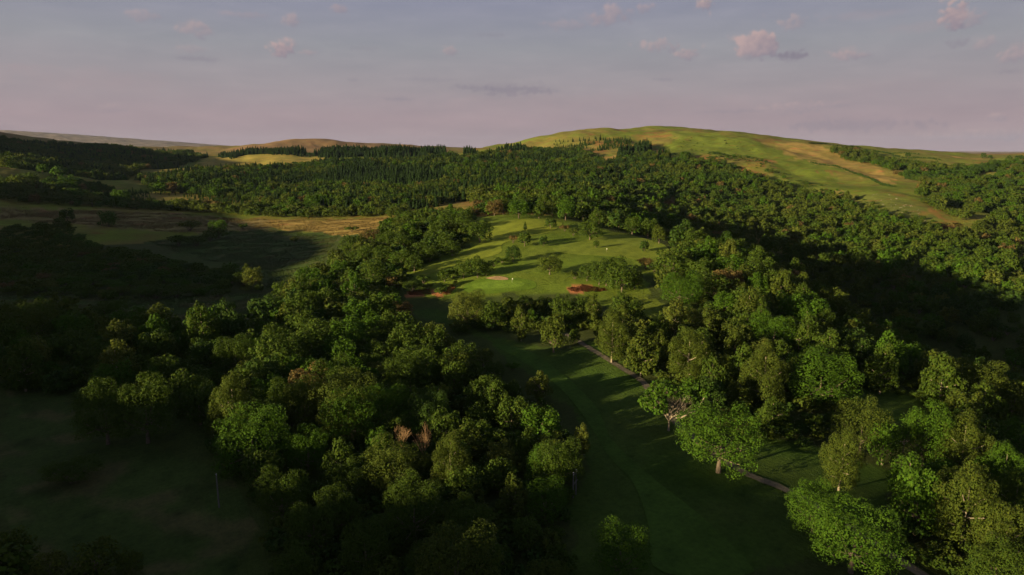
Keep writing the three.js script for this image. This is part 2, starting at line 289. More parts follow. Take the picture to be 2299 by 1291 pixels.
const STANDS=[["crest",[[-513,-1782],[-585,-2347],[-420,-2635],[-176,-1840],[-153,-1600],[-308,-1659],[-424,-1699]],8,16],["slope_stand",[[-359,-1364],[-325,-1448],[-221,-1380],[-118,-1229],[-92,-1023],[-124,-964],[-204,-1052],[-283,-1126],[-362,-1099],[-398,-1210],[-332,-1259]],8,15],["hill_stand",[[217,-1437],[248,-1550],[314,-1639],[315,-1575],[271,-1454],[217,-1353]],6,18],["knoll_stand",[[-35,-1587],[33,-1706],[34,-1507],[-33,-1483]],7,17],["notch_stand",[[-107,-1531],[-80,-1537],[-77,-1465],[-103,-1465]],6,17],["field_top",[[-849,-2009],[-844,-2237],[-724,-2220],[-517,-1796],[-589,-1804],[-723,-1915],[-737,-1825]],9,16],["hill_line",[[103,-1789],[170,-1768],[236,-1761],[301,-1747],[298,-1726],[198,-1719],[101,-1754]],10,9],["upper_plantation",[[99,-1719],[198,-1719],[294,-1706],[281,-1626],[214,-1587],[156,-1619]],7,8],["hollow_stand",[[48,-1495],[110,-1556],[122,-1465],[65,-1431]],8,14],["meadow_plantation",[[-595,-948],[-538,-1015],[-347,-908],[-264,-796],[-301,-786],[-451,-848],[-522,-848]],7,6]];
const OPENS=[["golf",[[-57,-350],[-42,-374],[-29,-404],[-23,-444],[-30,-521],[30,-515],[55,-468],[78,-439],[88,-404],[89,-365],[74,-345],[60,-302],[63,-268],[57,-243],[47,-242],[49,-273],[60,-298],[31,-305],[27,-315],[10,-306],[-10,-300],[-22,-306],[-32,-320],[-44,-319]]],["clear2",[[92,-181],[112,-176],[101,-160],[88,-157],[86,-165]]],["clear3",[[55,-144],[68,-143],[64,-128],[81,-133],[71,-115],[59,-110],[49,-127]]],["fairway",[[-41,-291],[-26,-282],[-21,-256],[-3,-232],[18,-218],[28,-227],[38,-190],[32,-160],[40,-147],[43,-131],[54,-120],[62,-99],[60,-96],[11,-97],[14,-124],[20,-143],[17,-173],[7,-205],[-22,-256],[-36,-270]]],["meadow",[[-572,-768],[-479,-802],[-376,-771],[-258,-720],[-131,-695],[-96,-590],[-126,-583],[-131,-487],[-112,-396],[-126,-345],[-169,-434],[-241,-501],[-298,-553],[-368,-592],[-431,-667],[-489,-652]]],["strip",[[-264,-344],[-216,-335],[-177,-324],[-155,-333],[-123,-335],[-109,-308],[-121,-285],[-132,-270],[-171,-300],[-233,-303]]],["clearing",[[-151,-192],[-128,-188],[-102,-153],[-85,-149],[-74,-146],[-55,-131],[-46,-114],[-44,-100],[-59,-101],[-63,-106],[-92,-111]]],["gold",[[-772,-1719],[-823,-1977],[-596,-1825],[-437,-1706],[-467,-1550],[-529,-1471],[-635,-1477]]],["brack1",[[-80,-1186],[-32,-1274],[16,-1224],[-29,-1126]]],["brack2",[[177,-825],[216,-926],[192,-777],[152,-665]]],["hillclear",[[147,-1431],[193,-1501],[231,-1471],[204,-1348],[170,-1254]]],["hc2",[[20,-1501],[50,-1556],[38,-1465]]],["b4",[[394,-1249],[444,-1279],[442,-1224],[394,-1186]]],["b5",[[387,-922],[406,-922],[398,-893],[379,-893]]],["b6",[[465,-740],[492,-755],[478,-723],[454,-706]]],["b7",[[441,-660],[470,-684],[445,-644],[425,-629]]],["brack3",[[156,-926],[188,-968],[177,-926]]],["bracken_green",[[21,-315],[41,-321],[47,-311],[44,-298],[26,-299]]],["pole_gap",[[86,-148],[94,-149],[85,-133],[76,-131]]],["pf",[[852,-1285],[927,-1321],[851,-1210],[815,-1215]]]];
const COVERS=[["turf",[[-41,-291],[-26,-282],[-21,-256],[-3,-232],[18,-218],[28,-227],[38,-190],[42,-163],[49,-144],[56,-147],[70,-144],[82,-135],[71,-115],[61,-104],[66,-97],[10,-97],[13,-124],[18,-143],[14,-174],[4,-206],[-24,-257],[-36,-270]]],["turf",[[92,-183],[114,-178],[101,-160],[88,-156],[84,-165]]],["turf",[[55,-296],[63,-268],[57,-240],[45,-240]]],["straw",[[-250,-697],[-205,-700],[-126,-689],[-97,-609],[-109,-578],[-147,-576],[-182,-619],[-224,-646]]],["heath",[[-559,-749],[-466,-780],[-364,-746],[-253,-706],[-226,-652],[-259,-629],[-314,-624],[-414,-654],[-508,-678]]],["mead",[[-310,-576],[-259,-629],[-224,-646],[-147,-576],[-131,-487],[-112,-396],[-126,-345],[-169,-434],[-241,-501]]],["mead",[[-264,-344],[-123,-335],[-109,-308],[-132,-270],[-233,-303]]],["mead",[[-151,-192],[-128,-188],[-102,-153],[-85,-149],[-55,-131],[-46,-114],[-44,-100],[-86,-103]]],["gold",[[-762,-1672],[-869,-2025],[-600,-1840],[-420,-1726],[-438,-1519],[-516,-1437],[-608,-1414]]],["rough",[[-57,-350],[-42,-374],[-29,-404],[-23,-444],[-30,-521],[30,-515],[55,-468],[78,-439],[89,-365],[74,-345],[60,-302],[63,-268],[57,-243],[47,-242],[31,-305],[-10,-300],[-31,-306],[-46,-313]]],["straw",[[-28,-569],[-19,-597],[25,-534],[27,-509],[-27,-513]]],["straw",[[-91,-720],[-49,-692],[-45,-629],[-82,-667]]],["brack",[[-83,-1172],[-33,-1285],[20,-1229],[-28,-1113]]],["brack",[[172,-815],[218,-933],[198,-780],[148,-646]]],["brack",[[151,-915],[189,-971],[180,-926]]],["brack",[[445,-1337],[515,-1408],[504,-1342],[449,-1269]]],["straw",[[145,-1414],[194,-1513],[236,-1471],[201,-1332],[168,-1239]]],["straw",[[582,-1600],[678,-1632],[739,-1537],[684,-1264],[596,-1073],[605,-1254],[569,-1364],[577,-1477]]],["hillgreen",[[512,-1353],[605,-1408],[504,-987],[487,-872],[464,-930],[432,-1027],[449,-1181]]],["hillgreen",[[341,-1613],[493,-1719],[560,-1594],[545,-1442],[451,-1437],[324,-1364]]],["brack",[[484,-818],[517,-828],[484,-765],[476,-786]]],["rock",[[468,-926],[512,-919],[479,-765],[422,-743]]],["brack",[[-35,-315],[-30,-324],[-26,-319],[-30,-308]]],["brack",[[-50,-318],[-39,-319],[-37,-310],[-47,-310]]],["brack",[[25,-309],[33,-314],[43,-308],[42,-303],[28,-304]]],["brack",[[358,-1414],[411,-1425],[411,-1364],[364,-1348]]],["brack",[[389,-1259],[448,-1290],[446,-1215],[385,-1172]]],["brack",[[386,-930],[409,-926],[398,-886],[376,-890]]],["brack",[[466,-743],[497,-761],[478,-720],[449,-700]]],["brack",[[443,-665],[474,-689],[443,-639],[420,-624]]],["brack",[[297,-1789],[402,-1804],[409,-1733],[311,-1740]]],["pasture",[[764,-1733],[1065,-1870],[986,-1537],[877,-1519],[780,-1626]]],["pasture",[[852,-1285],[927,-1321],[851,-1210],[815,-1215]]],["pasture",[[-678,-933],[-800,-1186],[-671,-1003],[-662,-926]]],["straw",[[1081,-1740],[1182,-1740],[1133,-1652],[1053,-1659]]],["heather",[[-1216,-2843],[-295,-3092],[-152,-1699],[-564,-2264],[-854,-2264]]]];
const SHEETS={"fairway_near":[[-6,-229],[5,-220],[16,-192],[22,-167],[23,-147],[28,-129],[33,-115],[37,-102],[38,-96],[23,-97],[24,-109],[24,-126],[21,-138],[19,-155],[15,-177],[7,-201]],"fairway_upper":[[-52,-351],[-37,-374],[-19,-412],[-15,-462],[16,-475],[33,-464],[26,-434],[-5,-405],[-7,-380],[-33,-355],[-45,-341]],"fairway_side":[[37,-404],[77,-432],[88,-380],[75,-354],[60,-362],[30,-374],[23,-386]],"putting_green":[[-19,-321],[-11,-324],[0,-324],[6,-319],[4,-314],[-6,-313],[-17,-315]],"green_apron":[[-23,-318],[-17,-328],[-2,-329],[11,-320],[10,-311],[0,-308],[-12,-306],[-21,-310]]};
const PATH=[[19,-239],[23,-229],[28,-214],[33,-199],[37,-187],[39,-163],[41,-152],[44,-140],[48,-129],[52,-124],[55,-119],[59,-109],[62,-100],[64,-96],[66,-90]];
const BUNKER=[[-13,-329],[-7,-331],[-2,-327],[-2,-325],[-7,-325],[-12,-328]];
const SPOTS={"pole_a":[-57,-122],"pole_b1":[12,-121],"pole_c":[84,-137],"pole_d":[88,-202],"flag":[0,-320],"flag2":[52,-373]};
const HEDGES=[[[[685,-1613],[753,-1659],[857,-1719],[935,-1719],[990,-1699]],"long thin hedge along the plateau skyline"],[[[782,-1587],[868,-1594],[939,-1575],[950,-1544]],"hedge dividing the plateau pasture below the skyline one"],[[[582,-1353],[603,-1285],[591,-1131],[575,-1048]],"dark broken hedge along the edge of the straw spur"]];
// the evening sky: blue grey above, pink towards the horizon, small clouds [azimuth, elevation, width, height in degrees, density, kind]
{
  const W = 4096, H = 2048, px = new Float32Array(W * H * 4);
  const stops = [[0, 0.350, 0.268, 0.292], [2.5, 0.350, 0.274, 0.298], [5, 0.328, 0.292, 0.314], [8, 0.296, 0.297, 0.328], [13, 0.242, 0.256, 0.355], [25, 0.19, 0.212, 0.295], [50, 0.112, 0.135, 0.20], [90, 0.082, 0.103, 0.16]];
  // every puff is a heap of smaller rounded heads
  const heaps = CLOUDS.map(([ca, ce, cw, ch, dn, kind], i) => { const r = rng(300 + i), n = kind === 2 ? 0 : 16; return Array.from({ length: n }, () => { const a = r() * 6.28, d = Math.sqrt(r()) * 0.40, q = 0.20 + 0.22 * r(); return [Math.cos(a) * d, Math.sin(a) * d * (kind === 1 ? 0.5 : 0.8) - 0.06, q * (1 - d)]; }); });
  const sunDir = sun.position.clone().normalize();
  for (let j = 0; j < H; j++) {
    const el = ((j + 0.5) / H - 0.5) * 180;
    const e = Math.max(0, el);
    let i = 0; while (i < stops.length - 2 && stops[i + 1][0] < e) i++;
    const t = clamp((e - stops[i][0]) / (stops[i + 1][0] - stops[i][0]), 0, 1), a = stops[i], b = stops[i + 1];
    const base = [mix(a[1], b[1], t), mix(a[2], b[2], t), mix(a[3], b[3], t)];
    const sy = Math.sin(e * Math.PI / 180), cy = Math.cos(e * Math.PI / 180);
    for (let c = 0; c < W; c++) {
      const th = ((c + 0.5) / W - 0.5) * 2 * Math.PI, dx = Math.cos(th) * cy, dz = Math.sin(th) * cy;
      const dot = dx * sunDir.x + sy * sunDir.y + dz * sunDir.z;
      const glow = Math.pow(clamp((dot + 1) / 2, 0, 1), 6) * 0.6;      // the western sky is warmer and brighter
      const az = Math.atan2(dx, -dz) * 180 / Math.PI;
      let r = base[0] * (1 + glow * 0.9), g = base[1] * (1 + glow * 0.5), bl = base[2] * (1 + glow * 0.15);
      if (el > 0 && el < 26) {
        // thin veils
        if (Math.abs(az) < 60) {
          const veil = 0.10 * fbm(az * 0.16 + 5, el * 0.9, 5) + 0.10 * Math.max(0, fbm(az * 0.35 + 2.2 * fbm(az * 0.1, el * 0.5, 3, 7), el * 1.6 + 40, 5, 3.3)) + 0.03 * fbm(az * 0.06, el * 0.45 + 9, 3, 2.2);
          r *= 1 + veil * 1.2; g *= 1 + veil; bl *= 1 + veil * 0.8;
          for (let q = 0; q < CLOUDS.length; q++) {
            const [ca, ce, cw, ch, dn, kind] = CLOUDS[q];
            const u = (az - ca) / cw, v = (el - ce) / ch;
            if (Math.abs(u) > 1.4 || Math.abs(v) > 1.4) continue;
            const k = ca * 3.1 + ce * 1.7, size = Math.min(cw, ch * 2);
            const wu = u + 0.5 * fbm(az * 2.2 / size, el * 2.2 / size, 4, k), wv = v + 0.5 * fbm(az * 2.2 / size + 9, el * 2.2 / size, 4, k);
            const d2 = wu * wu + wv * wv, fray = fbm(az * 5 / size, el * 5 / size, 5, k + 1);
            let head = -1, up = 0; for (const [hx, hy, hr] of heaps[q]) { const e = 1 - Math.hypot(wu - hx, wv - hy) / hr; if (e > head) { head = e; up = (wv - hy) / hr - 0.6 * (wu - hx) / hr; } }
            let m = 1 - 2.2 * d2;
            m += (kind === 2 ? 0.6 : 2.3) * fbm(az * 2.0 / size, el * (kind === 2 ? 5 : 2.6) / size, 5, k);
            m = kind === 2 ? smooth(0, 1.3, m) * dn : Math.max(smooth(-0.3, 0.5, head + fray * 1.9), 0.35 * smooth(0.1, 1.05, m)) * dn;
            if (m <= 0) continue;
            // puffs catch the low sun on their left and top, greyer below
            const lit = clamp(0.5 + 0.5 * v - 0.3 * u + 0.22 * up + 0.6 * fray, 0, 1);
            const col = kind === 0 ? [mix(0.25, 0.475, lit), mix(0.225, 0.355, lit), mix(0.275, 0.35, lit)] : kind === 1 ? [0.225, 0.20, 0.25] : [0.40, 0.30, 0.315];
            const w = Math.min(1, m * 1.3) * (kind === 0 ? 1 : kind === 1 ? 0.85 : 0.6);
            r = mix(r, col[0], w); g = mix(g, col[1], w); bl = mix(bl, col[2], w);
          }
        }
      }
      const o = (j * W + c) * 4; px[o] = r / 2.50; px[o + 1] = g / 2.51; px[o + 2] = bl / 2.50; px[o + 3] = 1;
    }
  }
  const sky = new THREE.DataTexture(px, W, H, THREE.RGBAFormat, THREE.FloatType);
  sky.mapping = THREE.EquirectangularReflectionMapping; sky.magFilter = THREE.LinearFilter; sky.needsUpdate = true;
  scene.background = sky; scene.environment = sky;
}

// ---------------------------------------------------------------- terrain: a thin-plate surface through surveyed heights [x, y, z]
const N = HEIGHTS.length, TPS = (() => {
  const n = N + 3, A = Array.from({ length: n }, () => new Float64Array(n + 1));
  for (let i = 0; i < N; i++) {
    const [xi, yi, zi] = HEIGHTS[i];
    for (let j = 0; j < N; j++) { const dx = (xi - HEIGHTS[j][0]) / 1000, dz = (zi - HEIGHTS[j][2]) / 1000, r2 = dx * dx + dz * dz; A[i][j] = r2 > 0 ? 0.5 * r2 * Math.log(r2) : 1e-5; }
    A[i][N] = A[N][i] = 1; A[i][N + 1] = A[N + 1][i] = xi / 1000; A[i][N + 2] = A[N + 2][i] = zi / 1000; A[i][n] = yi;
  }
  for (let c = 0; c < n; c++) {
    let p = c; for (let r = c + 1; r < n; r++) if (Math.abs(A[r][c]) > Math.abs(A[p][c])) p = r;
    [A[c], A[p]] = [A[p], A[c]];
    for (let r = c + 1; r < n; r++) { const f = A[r][c] / A[c][c]; if (f) for (let k = c; k <= n; k++) A[r][k] -= f * A[c][k]; }
  }
  const w = new Float64Array(n);
  for (let r = n - 1; r >= 0; r--) { let s = A[r][n]; for (let k = r + 1; k < n; k++) s -= A[r][k] * w[k]; w[r] = s / A[r][r]; }
  return w;
})();
const HX = Float64Array.from(HEIGHTS, (p) => p[0] / 1000), HZ = Float64Array.from(HEIGHTS, (p) => p[2] / 1000);
const ts = Math.sin(SUN_AZ), tc = Math.cos(SUN_AZ);
function height(x, z) {
  const r = Math.hypot(x, z);
  let y = 55;
  if (r < 4600) {
    const qx = x / 1000, qz = z / 1000;
    let s = TPS[N] + TPS[N + 1] * qx + TPS[N + 2] * qz;
    for (let i = 0; i < N; i++) { const dx = qx - HX[i], dz = qz - HZ[i], r2 = dx * dx + dz * dz; if (r2 > 1e-12) s += TPS[i] * 0.5 * r2 * Math.log(r2); }
    y = mix(s, y, smooth(3400, 4500, r));
  }
  // unseen western ridge, its crest shaped to keep the near valley in evening shade
  const along = x * ts - z * tc, across = x * tc + z * ts;
  const top = mix([[-88, 76], [-112, 68], [-200, 69], [-255, 67], [-340, 65.5], [-400, 68], [-470, 76], [-5000, 76]].reduce((v, [c, h], i, a) => (across > a[0][0] ? a[0][1] : i && across <= a[i - 1][0] && across > c ? mix(a[i - 1][1], h, smooth(a[i - 1][0], c, across)) : v), 76) + 5 * fbm(across * 0.006, 3.3, 3), 160, smooth(-1400, -1800, across)) * smooth(500, 150, across);
  const w = Math.exp(-(((along + 350) / 130) ** 2)) * smooth(-3500, -3000, across);
  if (w > 1e-3) y = mix(y, Math.max(y, top), w);
  // far mountain to the north-west
  const ridge = 70 + 355 * smooth(2200, 9200, -x);
  if (r > 4000 && z < 0) y = Math.max(y, ridge * Math.exp(-(((z + 11000) / 2600) ** 2)) + 14 * fbm(x * 0.0006, z * 0.0006, 4));
  // relief of the ground itself
  const far = smooth(500, 1400, r);
  y += fbm(x * 0.02, z * 0.02, 4) * mix(1.0, 2.4, far) - far * 5 * Math.max(0, 0.22 - Math.abs(fbm(x * 0.006 + 3, z * 0.004, 3, 6.4))) / 0.22 * smooth(300, 600, r) + far * 13 * (fbm(x * 0.004, z * 0.004, 5, 1.9));
  return y;
}
const inside = (p, x, z) => { let c = false; for (let i = 0, j = p.length - 1; i < p.length; j = i++) { const [xi, zi] = p[i], [xj, zj] = p[j]; if ((zi > z) !== (zj > z) && x < (xj - xi) * (z - zi) / (zj - zi) + xi) c = !c; } return c; };
const boxOf = (p) => { let a = 1e9, b = -1e9, c = 1e9, d = -1e9; for (const [x, z] of p) { a = Math.min(a, x); b = Math.max(b, x); c = Math.min(c, z); d = Math.max(d, z); } return [a, b, c, d]; };

// ---------------------------------------------------------------- textures and materials
function noiseTexture(size, make) {
  const d = new Uint8Array(size * size * 4);
  for (let j = 0; j < size; j++) for (let i = 0; i < size; i++) { const v = make(i / size, j / size), o = (j * size + i) * 4; for (let k = 0; k < 3; k++) d[o + k] = clamp(Math.round((Array.isArray(v) ? v[k] : v) * 255), 0, 255); d[o + 3] = 255; }
  const t = new THREE.DataTexture(d, size, size, THREE.RGBAFormat);
  t.wrapS = t.wrapT = THREE.RepeatWrapping; t.magFilter = THREE.LinearFilter; t.needsUpdate = true; return t;
}
// noise that tiles: blend of four shifted copies
const tiled = (f) => (u, v) => { const a = f(u, v), b = f(u - 1, v), c = f(u, v - 1), d = f(u - 1, v - 1), s = u, t = v; return 0.5 + (mix(mix(a, b, s), mix(c, d, s), t)) / Math.sqrt((s * s + (1 - s) ** 2) * (t * t + (1 - t) ** 2)); };
const grassBump = noiseTexture(512, tiled((u, v) => 0.5 * fbm(u * 26, v * 26, 4) + 0.35 * fbm(u * 7, v * 7, 2)));
grassBump.repeat.set(3, 3);
const grassTone = noiseTexture(512, (u, v) => { const f = tiled((a, b) => 0.35 * fbm(a * 20, b * 20, 4, 3.3) + 0.3 * fbm(a * 4, b * 4, 3, 1.1)); const q = f(u, v); return [0.78 + 1.15 * (q - 0.5), 0.76 + 0.95 * (q - 0.5), 0.7 + 0.75 * (q - 0.5)]; });
const ground = (extra = {}) => new THREE.MeshPhysicalMaterial({ roughness: 1, metalness: 0, specularIntensity: 0.1, vertexColors: true, map: grassTone, bumpMap: grassBump, bumpScale: 0.4, ...extra });
const hillTone = noiseTexture(1024, (u, v) => { const f = tiled((a, b) => 0.42 * fbm(a * 11, b * 15, 6, 3.3)), g = tiled((a, b) => 0.5 * fbm(a * 5 + 3, b * 7, 5, 9.1)); const q = f(u, v) - 0.5, s = g(u, v) - 0.5, w = smooth(0.05, 0.22, s); return [0.78 + 0.9 * q + 0.16 * w, 0.78 + 0.85 * q - 0.14 * w, 0.72 + 0.6 * q]; });
hillTone.repeat.set(18 / 140, 18 / 140);
const hillMat = ground({ map: hillTone }); hillMat.name = 'hill grass';
const groundMat = ground(); groundMat.name = 'rough ground';
const mownMat = ground({ bumpScale: 0.25 }); mownMat.name = 'mown turf';
const rgb = (r, g, b) => new THREE.Color().setRGB(r, g, b);
const leafTints = [rgb(0.051, 0.087, 0.009), rgb(0.049, 0.105, 0.007), rgb(0.063, 0.090, 0.011), rgb(0.036, 0.072, 0.010), rgb(0.088, 0.112, 0.017), rgb(0.115, 0.085, 0.028), rgb(0.020, 0.040, 0.011)];
const leafMats = leafTints.map((c, i) => { const m = new THREE.MeshPhysicalMaterial({ color: c, roughness: 0.85, metalness: 0, vertexColors: true, side: THREE.DoubleSide, transmission: i === 6 ? 0 : 0.4, thickness: 0, specularIntensity: 0.12 }); m.name = 'foliage'; return m; });
const barkTex = noiseTexture(256, tiled((u, v) => 0.5 * fbm(u * 16, v * 5, 4, 4.4)));
const bark = new THREE.MeshStandardMaterial({ color: rgb(0.20, 0.15, 0.11), roughness: 0.95, map: barkTex, bumpMap: barkTex, bumpScale: 0.04 });
const paleBark = new THREE.MeshStandardMaterial({ color: rgb(0.42, 0.34, 0.25), roughness: 0.95, map: barkTex, bumpMap: barkTex, bumpScale: 0.03 });
const twigMat = new THREE.MeshStandardMaterial({ color: rgb(0.27, 0.165, 0.085), roughness: 0.95 });

// ---------------------------------------------------------------- the ground sheet
const COVER = { turf: [0.052, 0.104, 0.017], floor: [0.060, 0.075, 0.026], mead: [0.062, 0.100, 0.026], straw: [0.42, 0.29, 0.10], heath: [0.26, 0.20, 0.09], gold: [0.38, 0.30, 0.08], rough: [0.130, 0.200, 0.026], brack: [0.50, 0.21, 0.10], hillgreen: [0.150, 0.195, 0.030], hill: [0.22, 0.19, 0.055], pasture: [0.21, 0.22, 0.045], rock: [0.15, 0.175, 0.042], heather: [0.26, 0.17, 0.09], moss: [0.060, 0.095, 0.022] };  // turf is darkened in colour for the shaded fairway
const coverBoxes = COVERS.map(([t, p]) => [t, p, boxOf(p)]);
function coverAt(x, z) {
  const r = Math.hypot(x, z), k = r * 0.012;
  const jx = x + fbm(x * 0.05, z * 0.05, 3) * 14 * clamp(r / 300, 0.5, 3), jz = z + fbm(x * 0.05 + 50, z * 0.05, 3) * 14 * clamp(r / 300, 0.5, 3);
  let t = null;
  for (const [type, p, b] of coverBoxes) if (jx > b[0] && jx < b[1] && jz > b[2] && jz < b[3] && inside(p, jx, jz)) t = type;
  const m = fbm(x * 0.03, z * 0.03, 4, 5.5), m2 = fbm(x * 0.008, z * 0.008, 4, 8.1);
  let c;
  if (t) { c = COVER[t].slice(); if (t === 'brack' && r > 600) { const u = clamp(0.55 + 2.2 * m + 1.2 * m2, 0.15, 1); c = [0.33, 0.165, 0.065].map((v, i) => mix(v, COVER.hillgreen[i], u * 0.8)); } }
  else if (r > 640) { const u = clamp(0.5 + 2.4 * m2 + 1.2 * m, 0, 1); c = COVER.hill.map((v, i) => mix(v, COVER.hillgreen[i], u)); const b = smooth(0.16, 0.3, fbm(x * 0.011 + 7, z * 0.011, 4, 2.7)); c = c.map((v, i) => mix(v, [0.24, 0.125, 0.05][i], b * 0.7)); if (r > 2300) c = c.map((v, i) => mix(v, COVER.heather[i], clamp(0.5 + 1.5 * m2, 0.1, 0.9))); if (r > 4300) c = c.map((v, i) => [0.27, 0.22, 0.19][i] * (1 + m2)); }  // farthest colour is paled and greyed to stand for haze
  else c = COVER.floor.map((v, i) => mix(v, COVER.moss[i], clamp(0.4 + m2 * 1.5, 0, 1)));
  if (t === 'straw' || t === 'gold' || t === 'heath' || t === 'pasture') { const u = clamp(0.35 + 1.5 * fbm(x * 0.022, z * 0.06, 4, 6.2), 0, 1); c = c.map((v, i) => mix(v, [0.15, 0.175, 0.035][i], u * 0.7)); }
  if (t === 'turf') { const u = clamp(0.4 + 1.6 * fbm(x * 0.05, z * 0.05, 4, 3.9), 0, 1); c = c.map((v, i) => mix(v, [0.085, 0.125, 0.028][i], u * 0.7)); }
  if (t === 'mead') { const u = smooth(0.02, 0.22, fbm(x * 0.05, z * 0.09, 5, 6.2)), w = smooth(0.05, 0.25, fbm(x * 0.12, z * 0.12, 4, 2.2)); c = c.map((v, i) => mix(mix(v, [0.12, 0.115, 0.05][i], u * 0.8), [0.035, 0.06, 0.016][i], w * 0.6)); }
  if (t === 'rough') { const u = clamp(0.3 + 1.4 * fbm(x * 0.03, z * 0.03, 4, 3.9), 0, 1); c = c.map((v, i) => mix(v, [0.20, 0.23, 0.04][i], u * 0.6)); }
  const f = 1 + m * 0.5;
  return c.map((v) => v * f);
}
{
  const ang = []; for (let a = -46; a <= 46; a += 0.2) ang.push(a); for (let a = 47; a < 314; a += 1.6) ang.push(a);
  const rad = [0]; for (let r = 14; r < 16000; r *= 1.0145) rad.push(r);
  const NA = ang.length, NR = rad.length, pos = new Float32Array(NA * NR * 3), col = new Float32Array(NA * NR * 3), uv = new Float32Array(NA * NR * 2);
  for (let i = 0; i < NR; i++) for (let j = 0; j < NA; j++) {
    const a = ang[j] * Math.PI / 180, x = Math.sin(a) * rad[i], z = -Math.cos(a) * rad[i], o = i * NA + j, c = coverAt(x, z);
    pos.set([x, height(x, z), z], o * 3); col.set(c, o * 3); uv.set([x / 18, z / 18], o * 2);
  }
  const parts = { ground: [], hillside: [], moorland: [], mountain: [] };
  for (let i = 0; i < NR - 1; i++) for (let j = 0; j < NA; j++) {
    const k = (j + 1) % NA, a = i * NA + j, b = i * NA + k, c = a + NA, d = b + NA;
    const x = pos[c * 3], z = pos[c * 3 + 2], r = rad[i];
    const to = r > 4300 ? parts.mountain : r > 2150 ? parts.moorland : r > 700 && z < 0 ? parts.hillside : parts.ground;
    to.push(a, b, c, b, d, c);
  }
  const full = new THREE.BufferGeometry(); full.setAttribute('position', new THREE.BufferAttribute(pos, 3));
  const idx = []; for (const p of Object.values(parts)) for (const v of p) idx.push(v);
  full.setIndex(new THREE.BufferAttribute(Uint32Array.from(idx), 1)); full.computeVertexNormals();
  const nor = full.attributes.normal.array;
  for (const [name, list] of Object.entries(parts)) {
    const map = new Map(), ids = [], index = new Uint32Array(list.length);
    list.forEach((v, i) => { let q = map.get(v); if (q === undefined) { q = ids.length; map.set(v, q); ids.push(v); } index[i] = q; });
    const g = new THREE.BufferGeometry(), take = (src, n) => { const o = new Float32Array(ids.length * n); ids.forEach((v, i) => { for (let k = 0; k < n; k++) o[i * n + k] = src[v * n + k]; }); return new THREE.BufferAttribute(o, n); };
    g.setAttribute('position', take(pos, 3)); g.setAttribute('normal', take(nor, 3)); g.setAttribute('color', take(col, 3)); g.setAttribute('uv', take(uv, 2)); g.setIndex(new THREE.BufferAttribute(index, 1));
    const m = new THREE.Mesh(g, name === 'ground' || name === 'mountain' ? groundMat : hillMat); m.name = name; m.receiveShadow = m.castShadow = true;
    m.userData = { kind: 'structure', label: { ground: 'valley floor of rough grass, meadow and woodland soil', hillside: 'grassy hillside with bracken and rough pasture patches', moorland: 'distant brown heather moorland beyond the forest', mountain: 'far mountain ridge on the skyline with haze paled into its colour' }[name], category: name };
    scene.add(m);
  }
}
// mown and worn sheets laid on the ground
function spline(p, closed, n) { return new THREE.CatmullRomCurve3(p.map(([x, z]) => new THREE.Vector3(x, 0, z)), closed, 'centripetal').getSpacedPoints(n).map((v) => [v.x, v.z]); }
function sheet(name, outline, lift, cell, colour, label, category, mat = mownMat) {
  const p = spline(outline, true, 120), [x0, x1, z0, z1] = boxOf(p), pos = [], col = [], uv = [], index = [], ids = new Map();
  const at = (x, z) => { const key = x.toFixed(2) + ',' + z.toFixed(2); let q = ids.get(key); if (q === undefined) { q = pos.length / 3; ids.set(key, q); pos.push(x, height(x, z) + lift, z); const c = colour(x, z); col.push(...c); uv.push(x / 18, z / 18); } return q; };
  // grid cells inside, border vertices pulled on to the outline
  const nearest = (x, z) => { let b = null, d = 1e9; for (let i = 0; i < p.length; i++) { const [ax, az] = p[i], [bx, bz] = p[(i + 1) % p.length], dx = bx - ax, dz = bz - az, t = clamp(((x - ax) * dx + (z - az) * dz) / (dx * dx + dz * dz || 1), 0, 1), qx = ax + dx * t, qz = az + dz * t, e = (qx - x) ** 2 + (qz - z) ** 2; if (e < d) { d = e; b = [qx, qz]; } } return b; };
  const pull = new Map(), vert = (i, j) => { const key = i + ',' + j; if (!pull.has(key)) { let x = x0 + i * cell, z = z0 + j * cell; if (!inside(p, x, z)) [x, z] = nearest(x, z); pull.set(key, at(x, z)); } return pull.get(key); };
  const nx = Math.ceil((x1 - x0) / cell), nz = Math.ceil((z1 - z0) / cell);
  for (let i = 0; i < nx; i++) for (let j = 0; j < nz; j++) {
    const ins = [[i, j], [i + 1, j], [i, j + 1], [i + 1, j + 1]].some(([a, b]) => inside(p, x0 + a * cell, z0 + b * cell));
    if (!ins) continue;
    const a = vert(i, j), b = vert(i + 1, j), c = vert(i, j + 1), d = vert(i + 1, j + 1); index.push(a, c, b, b, c, d);
  }
  const g = new THREE.BufferGeometry(); g.setAttribute('position', new THREE.Float32BufferAttribute(pos, 3)); g.setAttribute('color', new THREE.Float32BufferAttribute(col, 3)); g.setAttribute('uv', new THREE.Float32BufferAttribute(uv, 2)); g.setIndex(index); g.computeVertexNormals();
  const m = new THREE.Mesh(g, mat); m.name = name; m.receiveShadow = m.castShadow = true; m.userData = { kind: 'structure', label, category }; scene.add(m); return m;
}
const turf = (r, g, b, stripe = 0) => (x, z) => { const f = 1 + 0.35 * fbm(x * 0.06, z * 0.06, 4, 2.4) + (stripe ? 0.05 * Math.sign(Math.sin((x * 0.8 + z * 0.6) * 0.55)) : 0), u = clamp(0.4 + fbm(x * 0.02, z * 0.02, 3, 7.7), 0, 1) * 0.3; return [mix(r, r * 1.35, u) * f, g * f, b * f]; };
sheet('golf_fairway', SHEETS.fairway_near, 0.12, 3, turf(0.062, 0.126, 0.021, 1), 'mown green fairway curving between the two woods with shade darkened into its colour', 'fairway');  // shade painted in: a darker copy of the fairway turf
